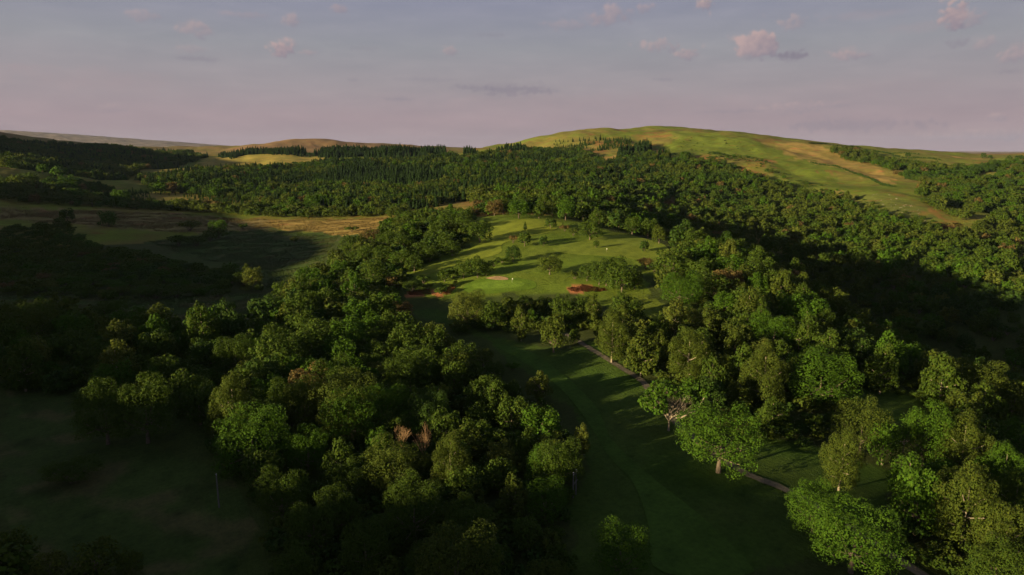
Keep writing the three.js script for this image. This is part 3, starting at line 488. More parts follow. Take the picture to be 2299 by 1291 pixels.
sheet('golf_fairway_001', SHEETS.fairway_upper, 0.12, 4, turf(0.195, 0.255, 0.034, 1), 'mown fairway with sunlight brightened into its colour climbing beside the hedge', 'fairway');  // brighter turf copy, sunlight put into its colour
sheet('golf_fairway_002', SHEETS.fairway_side, 0.12, 4, turf(0.175, 0.24, 0.036, 1), 'mown fairway in a colour brightened for sun beyond the round copse', 'fairway');  // this turf colour also carries painted sunlight
sheet('green_apron', SHEETS.green_apron, 0.12, 3, turf(0.12, 0.215, 0.024), 'mown apron around the putting green', 'lawn');
sheet('putting_green', SHEETS.putting_green, 0.2, 2.5, turf(0.155, 0.27, 0.035), 'smooth bright putting green with a flagstick', 'putting green');
sheet('sand_bunker', BUNKER, 0.3, 1.2, (x, z) => { const f = 1 + 0.3 * fbm(x * 0.5, z * 0.5, 3); return [0.46 * f, 0.31 * f, 0.18 * f]; }, 'narrow pale sand bunker behind the putting green', 'bunker', groundMat);
{
  const p = spline(PATH, false, 160), pos = [], col = [], uv = [], index = [];
  p.forEach(([x, z], i) => {
    const [ax, az] = p[Math.max(0, i - 1)], [bx, bz] = p[Math.min(p.length - 1, i + 1)], l = Math.hypot(bx - ax, bz - az), nx = -(bz - az) / l, nz = (bx - ax) / l;
    for (let k = -2; k <= 2; k++) { const w = (1.1 + 0.7 * fbm(i * 0.35, k > 0 ? 3 : 8, 3)) * k / 2, X = x + nx * w, Z = z + nz * w, f = 1 + 0.5 * fbm(X * 0.5, Z * 0.5, 3); pos.push(X, height(X, Z) + 0.16, Z); const e = Math.abs(k) === 2 ? 0.55 : k === 0 ? 0.15 : 0; col.push(mix(0.15, 0.085, e) * f, mix(0.13, 0.11, e) * f, mix(0.115, 0.035, e) * f); uv.push(X / 18, Z / 18); }
    if (i) for (let k = 0; k < 4; k++) { const a = (i - 1) * 5 + k, b = i * 5 + k; index.push(a, a + 1, b, b, a + 1, b + 1); }
  });
  const g = new THREE.BufferGeometry(); g.setAttribute('position', new THREE.Float32BufferAttribute(pos, 3)); g.setAttribute('color', new THREE.Float32BufferAttribute(col, 3)); g.setAttribute('uv', new THREE.Float32BufferAttribute(uv, 2)); g.setIndex(index); g.computeVertexNormals();
  const m = new THREE.Mesh(g, mownMat); m.name = 'path'; m.receiveShadow = m.castShadow = true; m.userData = { kind: 'structure', label: 'narrow grey gravel path along the east side of the fairway', category: 'path' }; scene.add(m);
}
// ---------------------------------------------------------------- trees
const V = (x, y, z) => new THREE.Vector3(x, y, z);
class Leaves {                                       // leaf-sized diamond faces
  constructor(seed) { this.r = rng(seed); this.pos = []; this.nor = []; this.col = []; this.index = []; }
  add(p, n, size, tone, long = 1.35) {
    const r = this.r, a = V(r() - 0.5, r() - 0.5, r() - 0.5).cross(n).normalize(), b = n.clone().cross(a), o = this.pos.length / 3, s = size * 0.5;
    const q = [a.clone().multiplyScalar(s * long), b.clone().multiplyScalar(s), a.clone().multiplyScalar(-s * long), b.clone().multiplyScalar(-s)];
    const dip = n.clone().multiplyScalar(-s * 0.25);
    for (let i = 0; i < 4; i++) { const v = p.clone().add(q[i]); if (i % 2) v.add(dip); this.pos.push(v.x, v.y, v.z); this.nor.push(n.x, n.y, n.z); this.col.push(tone[0], tone[1], tone[2]); }
    this.index.push(o, o + 1, o + 3, o + 1, o + 2, o + 3);
  }
  tone(spread = 0.28) { const r = this.r, f = 1 + (r() + r() - 1) * spread, h = (r() - 0.5) * 0.28; return [f * (1 + h), f, f * (1 - h * 0.4)]; }
  // leaves over the outer skin of a set of lobes {c, r, y}: y flattens
  fill(lobes, count, size, { wild = 0.5, droop = 0, under = -0.45 } = {}) {
    const r = this.r, area = lobes.map((l) => l.r * l.r), sum = area.reduce((a, b) => a + b, 0);
    lobes.forEach((l, li) => {
      const n = Math.round(count * area[li] / sum), lt = 1 + (r() - 0.5) * 0.18;
      for (let i = 0; i < n; i++) {
        const d = V(r() * 2 - 1, r() * 2 - 1, r() * 2 - 1); if (d.lengthSq() > 1 || d.lengthSq() < 0.01) { i--; continue; } d.normalize();
        if (d.y < under && r() < 0.8) continue;
        const rad = l.r * (0.72 + 0.34 * Math.sqrt(r()));
        const p = V(l.c.x + d.x * rad, l.c.y + d.y * rad * l.y, l.c.z + d.z * rad);
        let deep = false; for (const o of lobes) if (o !== l && Math.hypot(p.x - o.c.x, (p.y - o.c.y) / o.y, p.z - o.c.z) < o.r * 0.62) { deep = true; break; }
        if (deep) continue;
        if (droop) p.y -= droop * r() * l.r * (1 - Math.abs(d.y));
        const nn = V(d.x, d.y / l.y + 0.15, d.z).normalize().addScaledVector(V(r() - 0.5, r() - 0.5, r() - 0.5), wild * 2).normalize();
        const t = this.tone(); this.add(p, nn, size * (0.65 + 0.7 * r()), [t[0] * lt, t[1] * lt, t[2] * lt]);
      }
    });
    return this;
  }
  geometry() {
    const g = new THREE.BufferGeometry();
    g.setAttribute('position', new THREE.Float32BufferAttribute(this.pos, 3)); g.setAttribute('normal', new THREE.Float32BufferAttribute(this.nor, 3)); g.setAttribute('color', new THREE.Float32BufferAttribute(this.col, 3)); g.setIndex(this.index); return g;
  }
}
function limb(points, r0, r1, sides = 6) {            // a tapered, bent limb
  const c = new THREE.CatmullRomCurve3(points), n = Math.max(3, points.length * 2), f = c.computeFrenetFrames(n, false), pos = [], nor = [], uv = [], index = [];
  for (let i = 0; i <= n; i++) { const t = i / n, p = c.getPoint(t), rr = mix(r0, r1, Math.pow(t, 0.8)); for (let k = 0; k <= sides; k++) { const a = k / sides * Math.PI * 2, d = f.normals[i].clone().multiplyScalar(Math.cos(a)).addScaledVector(f.binormals[i], Math.sin(a)); pos.push(p.x + d.x * rr, p.y + d.y * rr, p.z + d.z * rr); nor.push(d.x, d.y, d.z); uv.push(k / sides, t * 3); } }
  const m = sides + 1; for (let i = 0; i < n; i++) for (let k = 0; k < sides; k++) { const a = i * m + k; index.push(a, a + 1, a + m, a + 1, a + m + 1, a + m); }
  const g = new THREE.BufferGeometry(); g.setAttribute('position', new THREE.Float32BufferAttribute(pos, 3)); g.setAttribute('normal', new THREE.Float32BufferAttribute(nor, 3)); g.setAttribute('uv', new THREE.Float32BufferAttribute(uv, 2)); g.setIndex(index); return g;
}
// crown lobes for a tree of width 1 and height h: big boughs, each a cluster of smaller clumps
function lobesOf(kind, seed, fine) {
  const r = rng(seed), out = [], big = [];
  if (kind === 'b') {                                  // tall, oval, with hanging clumps
    const n = 11; for (let i = 0; i < n; i++) { const t = (i + 0.5) / n, a = i * 2.4 + r() * 0.8, w = 0.30 * Math.sin(Math.PI * Math.pow(t, 0.75)) + 0.02; big.push({ c: V(Math.cos(a) * w, 0.20 + 0.68 * t, Math.sin(a) * w), r: 0.17 + 0.08 * r() - 0.05 * t, y: 1.25 }); }
  } else if (kind === 's') {                           // low, many-stemmed
    const n = 8; for (let i = 0; i < n; i++) { const a = i * 2.4 + r(), w = 0.08 + 0.27 * Math.sqrt(r()); big.push({ c: V(Math.cos(a) * w, 0.34 + 0.36 * (1 - w * 2) * r() + 0.06, Math.sin(a) * w), r: 0.20 + 0.08 * r(), y: 1.15 }); }
  } else {                                             // broad dome
    const n = 17; for (let i = 0; i < n; i++) { const t = i / (n - 1), a = i * 2.4 + r() * 0.9, y = 0.24 + 0.60 * Math.pow(t, 0.95), w = 0.335 * Math.sqrt(clamp(1 - ((y - 0.46) / 0.50) ** 2, 0.02, 1)) * (0.85 + 0.25 * r()); big.push({ c: V(Math.cos(a) * w, y + (r() - 0.5) * 0.06, Math.sin(a) * w), r: 0.17 + 0.075 * r(), y: 1.0 }); }
    big.push({ c: V(0, 0.52, 0), r: 0.38, y: 0.95 });
  }
  if (!fine) return { big, all: big };
  for (const l of big) {
    out.push({ c: l.c, r: l.r * 0.75, y: l.y });
    for (let i = 0; i < fine; i++) { const d = V(r() - 0.5, r() * 0.9 - 0.3, r() - 0.5).normalize(); out.push({ c: V(l.c.x + d.x * l.r * 0.72, l.c.y + d.y * l.r * 0.72 * l.y, l.c.z + d.z * l.r * 0.72), r: l.r * (0.34 + 0.2 * r()), y: 1 }); }
  }
  return { big, all: out };
}
function trunkGeometry(kind, lobes, seed) {
  const r = rng(seed + 99), parts = [];
  if (kind === 's') { for (let i = 0; i < 5; i++) { const l = lobes[i]; parts.push(limb([V(0.02 * (i - 2), -0.06, 0.02 * (r() - 0.5)), V(l.c.x * 0.4, l.c.y * 0.5, l.c.z * 0.4), l.c], 0.022, 0.008, 5)); } return mergeGeometries(parts); }
  const lean = V((r() - 0.5) * 0.05, 0, (r() - 0.5) * 0.05), top = kind === 'b' ? 0.85 : 0.55, r0 = kind === 'b' ? 0.026 : 0.036;
  parts.push(limb([V(0, -0.08, 0), V(lean.x * 0.4, 0.12, lean.z * 0.4), V(lean.x, 0.3, lean.z), V(lean.x * 1.6, top, lean.z * 1.6)], r0 * 1.15, r0 * 0.25, 8));
  lobes.slice(0, 9).forEach((l, i) => { const y0 = kind === 'b' ? l.c.y * 0.8 : 0.2 + 0.16 * r(); parts.push(limb([V(lean.x, y0, lean.z), V(l.c.x * 0.45, mix(y0, l.c.y, 0.35), l.c.z * 0.45), l.c], r0 * 0.5, 0.006, 5)); });
  return mergeGeometries(parts);
}
const LOD = [{ n: 27000, size: 0.0168, fine: 9 }, { n: 4500, size: 0.041, fine: 5 }, { n: 850, size: 0.09, fine: 2 }];
const models = {};                                     // kind + level -> variants {trunk, crown}
for (const [kind, seeds] of [['o', 5], ['b', 4], ['s', 3]]) LOD.forEach((lod, level) => {
  models[kind + level] = Array.from({ length: seeds }, (_, i) => {
    const seed = kind.charCodeAt(0) * 100 + i * 17, { big, all } = lobesOf(kind, seed, lod.fine);
    const crown = new Leaves(seed + level).fill(all, lod.n * (kind === 's' ? 0.7 : 1), lod.size * (kind === 'b' ? 0.9 : 1), kind === 'b' ? { droop: 0.9, wild: 0.5, under: -0.7 } : {}).geometry();
    return { crown, trunk: trunkGeometry(kind, big, seed) };
  });
});
function spruce(seed, n, size) {                       // tiers of drooping branches, height 1, width about 0.36
  const L = new Leaves(seed), r = L.r;
  for (let i = 0; i < n; i++) {
    const t = Math.pow(r(), 0.75), y = 0.98 - 0.93 * t, tier = 0.82 + 0.18 * Math.sin(y * 60), w = (0.015 + 0.17 * Math.pow(t, 0.85)) * tier * (0.55 + 0.45 * Math.sqrt(r())), a = r() * Math.PI * 2;
    const nn = V(Math.cos(a) * 0.7, 0.7, Math.sin(a) * 0.7).addScaledVector(V(r() - 0.5, r() - 0.5, r() - 0.5), 0.9).normalize();
    L.add(V(Math.cos(a) * w, y - w * 0.25, Math.sin(a) * w), nn, size * (0.6 + 0.6 * t), L.tone(0.3), 1.8);
  }
  return { crown: L.geometry(), trunk: limb([V(0, -0.04, 0), V(0.003, 0.3, 0), V(0, 0.95, 0)], 0.016, 0.002, 6) };
}
models.c = [1, 2, 3].map((s) => spruce(700 + s, 520, 0.075));
function branching(seed, levels, spread, len0, r0, start = 0.28) {   // limbs dividing into twigs, height about 1
  const r = rng(seed), parts = [], tips = [];
  const grow = (p, d, len, rad, lev) => {
    const bend = V((r() - 0.5) * 0.5, 0.15 + r() * 0.2, (r() - 0.5) * 0.5), m = p.clone().addScaledVector(d, len * 0.5).addScaledVector(bend, len * 0.12), e = p.clone().addScaledVector(d, len).addScaledVector(bend, len * 0.25);
    parts.push(limb([p, m, e], rad, rad * 0.55, lev > 2 ? 3 : 5)); tips.push([e, lev]);
    if (lev >= levels) return;
    const k = lev === 0 ? 6 : 3 + (r() < 0.5 ? 1 : 0);
    for (let i = 0; i < k; i++) { const a = i / k * Math.PI * 2 + r(), nd = d.clone().multiplyScalar(0.85).add(V(Math.cos(a) * spread, 0.12, Math.sin(a) * spread)).normalize(), f = 0.45 + 0.55 * (i + 1) / k; grow(p.clone().lerp(e, lev === 0 ? 0.7 + 0.3 * r() : f), nd, len * (0.62 + 0.25 * r()), rad * 0.55, lev + 1); }
  };
  grow(V(0, -0.05, 0), V(0, 1, 0), len0, r0, 0);
  return { wood: mergeGeometries(parts), tips };
}
const names = {};
const numbered = (n) => { names[n] = (names[n] ?? -1) + 1; return names[n] ? n + '_' + String(names[n]).padStart(3, '0') : n; };
function place(name, label, category, group, x, z, turn, sx, sy, trunk, trunkMat, crown, crownMat) {
  const o = new THREE.Group(); o.name = numbered(name); o.position.set(x, height(x, z) - 0.1, z); o.rotation.y = turn; o.scale.set(sx, sy, sx);
  o.userData = { label, category }; if (group) o.userData.group = group;
  const t = new THREE.Mesh(trunk, trunkMat); t.name = 'trunk'; o.add(t);
  if (crown) { const c = new THREE.Mesh(crown, crownMat); c.name = 'crown'; o.add(c); }
  o.traverse((m) => { m.castShadow = m.receiveShadow = true; });
  scene.add(o); return o;
}
const SINGLE = {
  branchy: 'broadleaf tree with bare pale limbs and one long low branch beside the path', bigpath: 'large spreading green oak standing over the path at the fairway edge', olivebirch: 'loose olive birch on the grass between the path and the crossarm pole', polea: 'dense green tree just behind the crossarm pole', poleb: 'olive birch with pale limbs behind the dense tree by the pole', patha: 'small green tree overhanging the lower path', pathb: 'wide green tree with showing boughs covering the lower path',
  ovalfair: 'neat oval tree standing alone on the mown fairway head', slimfair: 'slim pale green birch alone on the grass below the screen of trees', spreading: 'wide yellow green tree with brown twigs below the putting green', yellowbrown: 'yellow brown leafed shrub among dark trees of the path wood', twotone: 'paired round tree with pale trunk alone on the lit golf field', roundlone: 'dense dark round tree at the end of the field hedge', palethorn: 'pale brown thorn bush beside the field trees', smalllone: 'small dark lollipop tree alone on the lit golf field', slender: 'very slim upright tree on the upper golf field', tinylone: 'tiny round tree in the middle of the far fairway', darklone: 'small dark round tree by the east edge of the golf field', topoak: 'broad oak with a long shadow at the top of the golf field', topbush: 'low round tree near the upper tree line of the golf field', hedgeoak: 'big spreading oak standing out from the hedge wood onto the field', copsebig: 'largest round tree of the copse beside the rusty bracken',
  hedgegiant: 'tallest rounded tree of the hedge wood above the marsh', hedgebirch: 'slender birch with white trunk at the lower end of the golf field', twiggytop: 'brownish twiggy tree at the fairway end of the hedge wood', palebush: 'pale yellow green rounded bush on the heath meadow', meadowbright: 'bright green tree beside dark scrub on the meadow', meadowleft: 'green thorn tree alone on the brown heath', edgeolive: 'olive lit tree at the edge of the dark scrub and marsh', meadowshrub: 'small yellow shrub alone in the marsh', sunshrub: 'low round shrub in the sunlit straw grass', meadowround: 'round dark shrub where the straw grass meets the hedge wood',
  paletop: 'tree with pale yellow green top above the shaded clearing', woodbright: 'big bright green oak by the shaded clearing with lit clumps', vivid: 'vivid green tree next to two bare twiggy trees', deada: 'bare brown twiggy tree beside the vivid green one', deadb: 'wider bare brown twiggy tree in the dark wood', edgedome: 'lit green domed tree beside the paired poles', edgepale: 'pale olive tree at the bend of the fairway', fairbright: 'bright green tree standing out on the lower fairway edge', skya: 'small dark tree alone on the skyline hedge', skyb: 'round tree alone on the skyline pasture', skyc: 'smaller round tree beside the skyline tree',
};
const lodOf = (W, d) => { const p = W / d; return p > 0.056 ? 0 : p > 0.022 ? 1 : 2; };
const DIM = { o: ['broadleaf_tree', 'tree'], b: ['birch_tree', 'birch tree'], s: ['shrub', 'shrub'] };
const planted = [];                                     // [x, z, radius] of every listed tree
const sheetP = spline(PATH, false, 80);
const openBoxes = OPENS.map(([, p]) => [p, boxOf(p)]);
const fieldBoxes = OPENS.filter(([n]) => ['golf', 'meadow', 'bracken_green'].includes(n)).map(([, p]) => [p, boxOf(p)]);
const isField = (x, z) => fieldBoxes.some(([p, b]) => x > b[0] && x < b[1] && z > b[2] && z < b[3] && inside(p, x, z));
const isOpen = (x, z) => openBoxes.some(([p, b]) => x > b[0] && x < b[1] && z > b[2] && z < b[3] && inside(p, x, z));
const woodBoxes = WOODS.map(([n, p]) => [n, p, boxOf(p)]);
const PLACE = { fairway_wood: 'in the dark wood west of the fairway', bottom_fringe: 'at the foot of the shaded clearing', dark_scrub: 'in the dark scrub beside the marsh', hedge_wood: 'in the hedge wood between marsh and golf field', path_wood: 'in the wood between the path and the gorge', east_corner_wood: 'in the loose wood behind the crossarm pole', field_end_wood: 'behind the top end of the golf field', gorge_wood: 'on the far side of the shadowed gorge', meadow_edge_wood: 'in the belt behind the heath meadow', copse: 'in the copse beside the rusty bracken', green_screen_wood: 'in the screen of trees below the putting green', slope_forest: 'on the forested slope', hillside_scrub: 'on the open grassy hillside', summit_scrub: 'on the grassy summit slope', valley_bottom_wood: 'in the valley behind the heath meadow', far_hill_forest: 'on the shaded far hill', plateau_trees: 'on the hill plateau beyond the gorge', clearing: 'in the open grass', understorey: 'as low undergrowth beneath the near woods' };
const woodOf = (x, z) => { for (const [n, p, b] of woodBoxes) if (x > b[0] && x < b[1] && z > b[2] && z < b[3] && inside(p, x, z)) return n; let best = 'clearing', d = 30 * 30; for (const [n, p] of woodBoxes) for (const [a, c] of p) { const e = (a - x) ** 2 + (c - z) ** 2; if (e < d) { d = e; best = n; } } return best; };
const TINT = ['mid green', 'fresh green', 'olive green', 'deep green', 'pale yellow green', 'brownish'];
const edgeOf = (x, z, wood) => { const w = woodBoxes.find(([n]) => n === wood); if (!w) return 1e9; let d = 1e9; const p = w[1]; for (let i = 0; i < p.length; i++) { const [ax, az] = p[i], [bx, bz] = p[(i + 1) % p.length], dx = bx - ax, dz = bz - az, t = clamp(((x - ax) * dx + (z - az) * dz) / (dx * dx + dz * dz || 1), 0, 1); d = Math.min(d, Math.hypot(ax + dx * t - x, az + dz * t - z)); } return d; };
const describe = (k, tint, wood, W, q, x, z) => `${wood !== 'clearing' && edgeOf(x, z, wood) < 7 ? 'outer ' : ''}${W < 7 ? 'small ' : W > 12 ? 'very broad ' : W > 9.5 ? 'broad ' : ''}${TINT[tint]} ${k === 's' ? 'rounded shrub' : k === 'b' ? 'loose birch' : q > 1.08 ? 'upright tree' : 'domed tree'} ${''}${PLACE[wood]}`;
const turns = rng(4242), paleTwig = new THREE.MeshStandardMaterial({ color: rgb(0.17, 0.13, 0.09), roughness: 0.95 });
let bare;
TREES.forEach(([x, z, W, q, kind, tint, key], i) => {
  planted.push([x, z, W * 0.42]);
  const H = W * q, d = Math.hypot(x, z, 65), turn = turns() * 6.28, label = key ? SINGLE[key] : kind === 'd' ? 'pale bare tree standing out of the leafy wood across the gorge' : describe(kind, tint, woodOf(x, z), W, q, x, z);
  if (kind === 'd') {
    const { wood } = key ? branching(31 + i, 4, 0.55, 0.34, 0.022) : (bare ??= branching(59, 4, 0.42, 0.42, 0.02));
    place('bare_tree', label, 'bare tree', key ? null : 'pale bare trees on the gorge side', x, z, turn, W * 1.1, H * 1.0, wood, key ? twigMat : paleTwig); return;
  }
  if (kind === 'x') {
    const { wood, tips } = branching(77, 4, 0.72, 0.28, 0.024), L = new Leaves(770), low = limb([V(0.02, 0.26, 0), V(0.16, 0.24, 0.03), V(0.3, 0.34, 0.05), V(0.40, 0.36, 0.04), V(0.46, 0.5, 0.05), V(0.52, 0.62, 0.05)], 0.02, 0.006, 6);
    const lobes = tips.filter(([p, l], k) => l >= 3 && (p.y > 0.62 || p.x < -0.12) && (p.x < 0.1 || k % 3 === 0)).map(([p]) => ({ c: p, r: 0.075, y: 0.9 }));
    lobes.push({ c: V(0.5, 0.66, 0.05), r: 0.09, y: 0.9 }, { c: V(0.42, 0.74, 0), r: 0.08, y: 0.9 });
    L.fill(lobes, 4200, 0.034);
    place('broadleaf_tree', label, 'tree', null, x, z, 0, W, H, mergeGeometries([wood, low]), paleBark, L.geometry(), leafMats[tint]); return;
  }
  const set = models[kind + lodOf(W, d)], m = set[i % set.length], [name, cat] = DIM[kind];
  place(name, label, cat, key ? null : `${kind === 's' ? 'shrubs' : kind === 'b' ? 'birches' : 'broadleaf trees'} ${PLACE[woodOf(x, z)]}`, x, z, turn, W * 1.04, H, m.trunk, kind === 'b' ? paleBark : bark, m.crown, leafMats[tint]);
});
// woods filled tree by tree; the ones that show largest are single trees, the rest of each wood is one mass
const CAP = { o: 300, b: 200, s: 220 }, count = { o: 0, b: 0, s: 0 };
for (const t of TREES) if (count[t[4]] !== undefined) count[t[4]]++;
const filled = [];
const grid = new Map(), gk = (x, z) => Math.floor(x / 20) + ',' + Math.floor(z / 20);
for (const p of planted) { const k = gk(p[0], p[1]); if (!grid.has(k)) grid.set(k, []); grid.get(k).push(p); }
const crowded = (x, z, rad) => { const cx = Math.floor(x / 20), cz = Math.floor(z / 20); for (let a = -1; a <= 1; a++) for (let b = -1; b <= 1; b++) for (const p of grid.get((cx + a) + ',' + (cz + b)) ?? []) if (Math.hypot(p[0] - x, p[1] - z) < p[2] + rad) return true; return false; };
const inStand = (() => { const s = STANDS.map(([, p]) => [p, boxOf(p)]); return (x, z) => s.some(([p, b]) => x > b[0] && x < b[1] && z > b[2] && z < b[3] && inside(p, x, z)); })();
WOODS.forEach(([wood, p, kinds, gap, wMin, wMax, q], wi) => {
  const r = rng(9000 + wi * 131), [x0, x1, z0, z1] = boxOf(p);
  for (let gx = x0; gx < x1; gx += gap) for (let gz = z0; gz < z1; gz += gap) {
    const x = gx + (r() - 0.5) * gap * 0.9, z = gz + (r() - 0.5) * gap * 0.9, W = wMin + (wMax - wMin) * Math.pow(r(), 1.3), k0 = r(), k1 = r(), k2 = r();
    if (!inside(p, x, z) || isOpen(x, z) || (Math.hypot(x, z) < 700 && [[1, 0], [-1, 0], [0, 1], [0, -1]].some(([a, b]) => isField(x + a * W * 0.42, z + b * W * 0.42))) || inStand(x, z) || crowded(x, z, W * 0.3)) continue;
    if (wood === 'gorge_wood' && fbm(x * 0.02, z * 0.02, 3, 9.9) > 0.3) continue;
    if (wood.endsWith('_scrub') && wood !== 'dark_scrub' && (k2 < 0.35 || fbm(x * 0.012, z * 0.012, 3, 2.9) > 0.1)) continue;
    if (wood === 'slope_forest' && fbm(x * 0.012, z * 0.012, 3, 4.9) > 0.34) continue;
    if (wood === 'plateau_trees' && fbm(x * 0.012, z * 0.012, 3, 4.9) > 0.12) continue;
    if (sheetP.some(([a, b]) => Math.hypot(a - x, b - z) < W * 0.5 + 1)) continue;
    const kind = kinds === 's' ? (k0 < 0.75 ? 's' : 'o') : kinds === 'oc' ? (k0 < (wood === 'far_hill_forest' ? -0.1 : 0.25) + 0.5 * smooth(-0.1, 0.2, fbm(x * 0.006, z * 0.006, 3, 6.6)) ? 'c' : 'o') : kinds === 'ob' ? (k0 < 0.45 ? 'b' : 'o') : k0 < 0.14 ? 's' : k0 < 0.24 ? 'b' : 'o';
    const patch = 1.6 * fbm(x * 0.008, z * 0.008, 3, 12.3);
    const tint = kind === 'c' ? 6 : k1 < 0.02 ? 5 : k1 < 0.07 ? 4 : k1 + patch < 0.32 ? 2 : k1 + patch < 0.75 ? 0 : k1 + patch < 0.95 ? 1 : 3;
    filled.push({ wood, x, z, W: kind === 'c' ? W * 0.62 : W, H: kind === 'c' ? W * 1.35 : W * q * (kind === 'b' ? 1.25 : kind === 's' ? 0.75 : 1) * (0.85 + 0.3 * k2), kind, tint, d: Math.hypot(x, z, 65), turn: k2 * 6.28 });
  }
});
filled.sort((a, b) => b.W / b.d - a.W / a.d);
const masses = new Map();
const toMass = (wood, geo, mat, x, z, turn, sx, sy) => { const key = wood; if (!masses.has(key)) masses.set(key, new Map()); const m = masses.get(key), id = geo.uuid + mat.uuid; if (!m.has(id)) m.set(id, { geo, mat, list: [] }); m.get(id).list.push([x, z, turn, sx, sy]); };
const inView = (x, z) => z < -60 && Math.abs(x / z) < 0.82;
filled.forEach((t, i) => {
  if (t.kind !== 'c' && t.kind in CAP && count[t.kind] < CAP[t.kind] && inView(t.x, t.z) && t.wood !== 'slope_forest') {
    count[t.kind]++;
    const set = models[t.kind + lodOf(t.W, t.d)], m = set[i % set.length], [name, cat] = DIM[t.kind], label = describe(t.kind, t.tint, t.wood, t.W, t.H / t.W, t.x, t.z);
    place(name, label, cat, `${t.kind === 's' ? 'shrubs' : t.kind === 'b' ? 'birches' : 'broadleaf trees'} ${PLACE[t.wood]}`, t.x, t.z, t.turn, t.W * 1.1, t.H, m.trunk, t.kind === 'b' ? paleBark : bark, m.crown, leafMats[t.tint]);
  } else {
    const set = t.kind === 'c' ? models.c : models[t.kind + 2], m = set[i % set.length];
    toMass(t.wood, m.crown, leafMats[t.tint], t.x, t.z, t.turn, t.kind === 'c' ? t.W * 2.8 : t.W * 1.15, t.H);
  }
});
// understorey between the trunks of the near woods
for (const [wood, p] of woodBoxes) if (['fairway_wood', 'path_wood', 'hedge_wood', 'east_corner_wood', 'bottom_fringe', 'green_screen_wood'].includes(wood)) {
  const r = rng(71 + wood.length), [x0, x1, z0, z1] = boxOf(p), set = models.s2;
  for (let gx = x0; gx < x1; gx += 4.2) for (let gz = z0; gz < z1; gz += 4.2) {
    const x = gx + (r() - 0.5) * 4, z = gz + (r() - 0.5) * 4, W = 3.2 + 3 * r(), a = r(), b = r();
    if (!inside(p, x, z) || isOpen(x, z) || sheetP.some(([u, v]) => Math.hypot(u - x, v - z) < W * 0.5 + 1)) continue;
    toMass('understorey', set[Math.floor(a * 3) % 3].crown, leafMats[b < 0.5 ? 0 : b < 0.75 ? 3 : 2], x, z, a * 40, W, W * (0.6 + 0.4 * b));
  }
}
// conifer stands
const STANDNAME = { crest: 'on the crest of the forested slope', slope_stand: 'in the dark stand on the forested slope', hill_stand: 'in the tall stand below the grassy summit', knoll_stand: 'in the skyline clump on the knoll', notch_stand: 'in the skyline clump by the notch', field_top: 'along the top of the golden field', hill_line: 'in the thin line across the summit slope', upper_plantation: 'in the young plantation under the summit', hollow_stand: 'in the loose group at the plantation edge', meadow_plantation: 'in the young plantation behind the heath meadow' };
const spruces = [];
STANDS.forEach(([stand, p, gap, H0], si) => {
  const r = rng(5000 + si * 77), [x0, x1, z0, z1] = boxOf(p);
  for (let gx = x0; gx < x1; gx += gap) for (let gz = z0; gz < z1; gz += gap) {
    const x = gx + (r() - 0.5) * gap, z = gz + (r() - 0.5) * gap, H = H0 * (0.6 + 0.6 * r()) * (1 + 0.9 * fbm(gx * 0.012, gz * 0.012, 2, 5.1)), turn = r() * 6.28, v = Math.floor(r() * 3);
    if (!inside(p, x, z) || (stand === 'hill_line' && r() < 0.35) || fbm(x * 0.018, z * 0.018, 3, 8.8) > 0.16) continue;
    spruces.push({ stand, x, z, H, turn, v, key: H / Math.hypot(x, z) * ({ hill_stand: 2, knoll_stand: 2.6, notch_stand: 2.6, crest: 1.5, hollow_stand: 2, hill_line: 2 }[stand] ?? 1) });
  }
});
spruces.sort((a, b) => b.key - a.key);
spruces.forEach((t, i) => {
  const m = models.c[t.v], W = t.H * (0.95 + 0.3 * ((i * 7) % 5) / 5);
  if (i < 290 && t.stand !== 'meadow_plantation') place('spruce_tree', `dark spruce ${STANDNAME[t.stand]}`, 'spruce', `spruces ${STANDNAME[t.stand]}`, t.x, t.z, t.turn, W, t.H, m.trunk, bark, m.crown, leafMats[6]);
  else toMass(t.stand + '_conifers', m.crown, leafMats[t.stand === 'meadow_plantation' || t.stand === 'upper_plantation' ? 3 : 6], t.x, t.z, t.turn, W, t.H);
});
for (const [wood, set] of masses) {
  const o = new THREE.Group(); o.name = wood.replace(/_(wood|forest|trees|conifers|scrub)$/, '') + (wood.endsWith('conifers') ? '_conifers' : '_woodland');
  const where = PLACE[wood] ?? STANDNAME[wood.replace('_conifers', '')];
  o.userData = { kind: 'stuff', label: `mass of ${wood.endsWith('conifers') ? 'dark conifers' : 'mixed green trees'} ${where}`, category: 'woodland' };
  for (const { geo, mat, list } of set.values()) {
    const im = new THREE.InstancedMesh(geo, mat, list.length), M = new THREE.Matrix4(), Q = new THREE.Quaternion(), up = V(0, 1, 0); im.name = 'foliage';
    list.forEach(([x, z, turn, sx, sy], i) => { M.compose(V(x, height(x, z) - 0.15, z), Q.setFromAxisAngle(up, turn), V(sx, sy, sx)); im.setMatrixAt(i, M); });
    im.castShadow = im.receiveShadow = true; o.add(im);
  }
  scene.add(o);
}
console.log('trees', count, 'filled', filled.length, 'spruces', spruces.length);
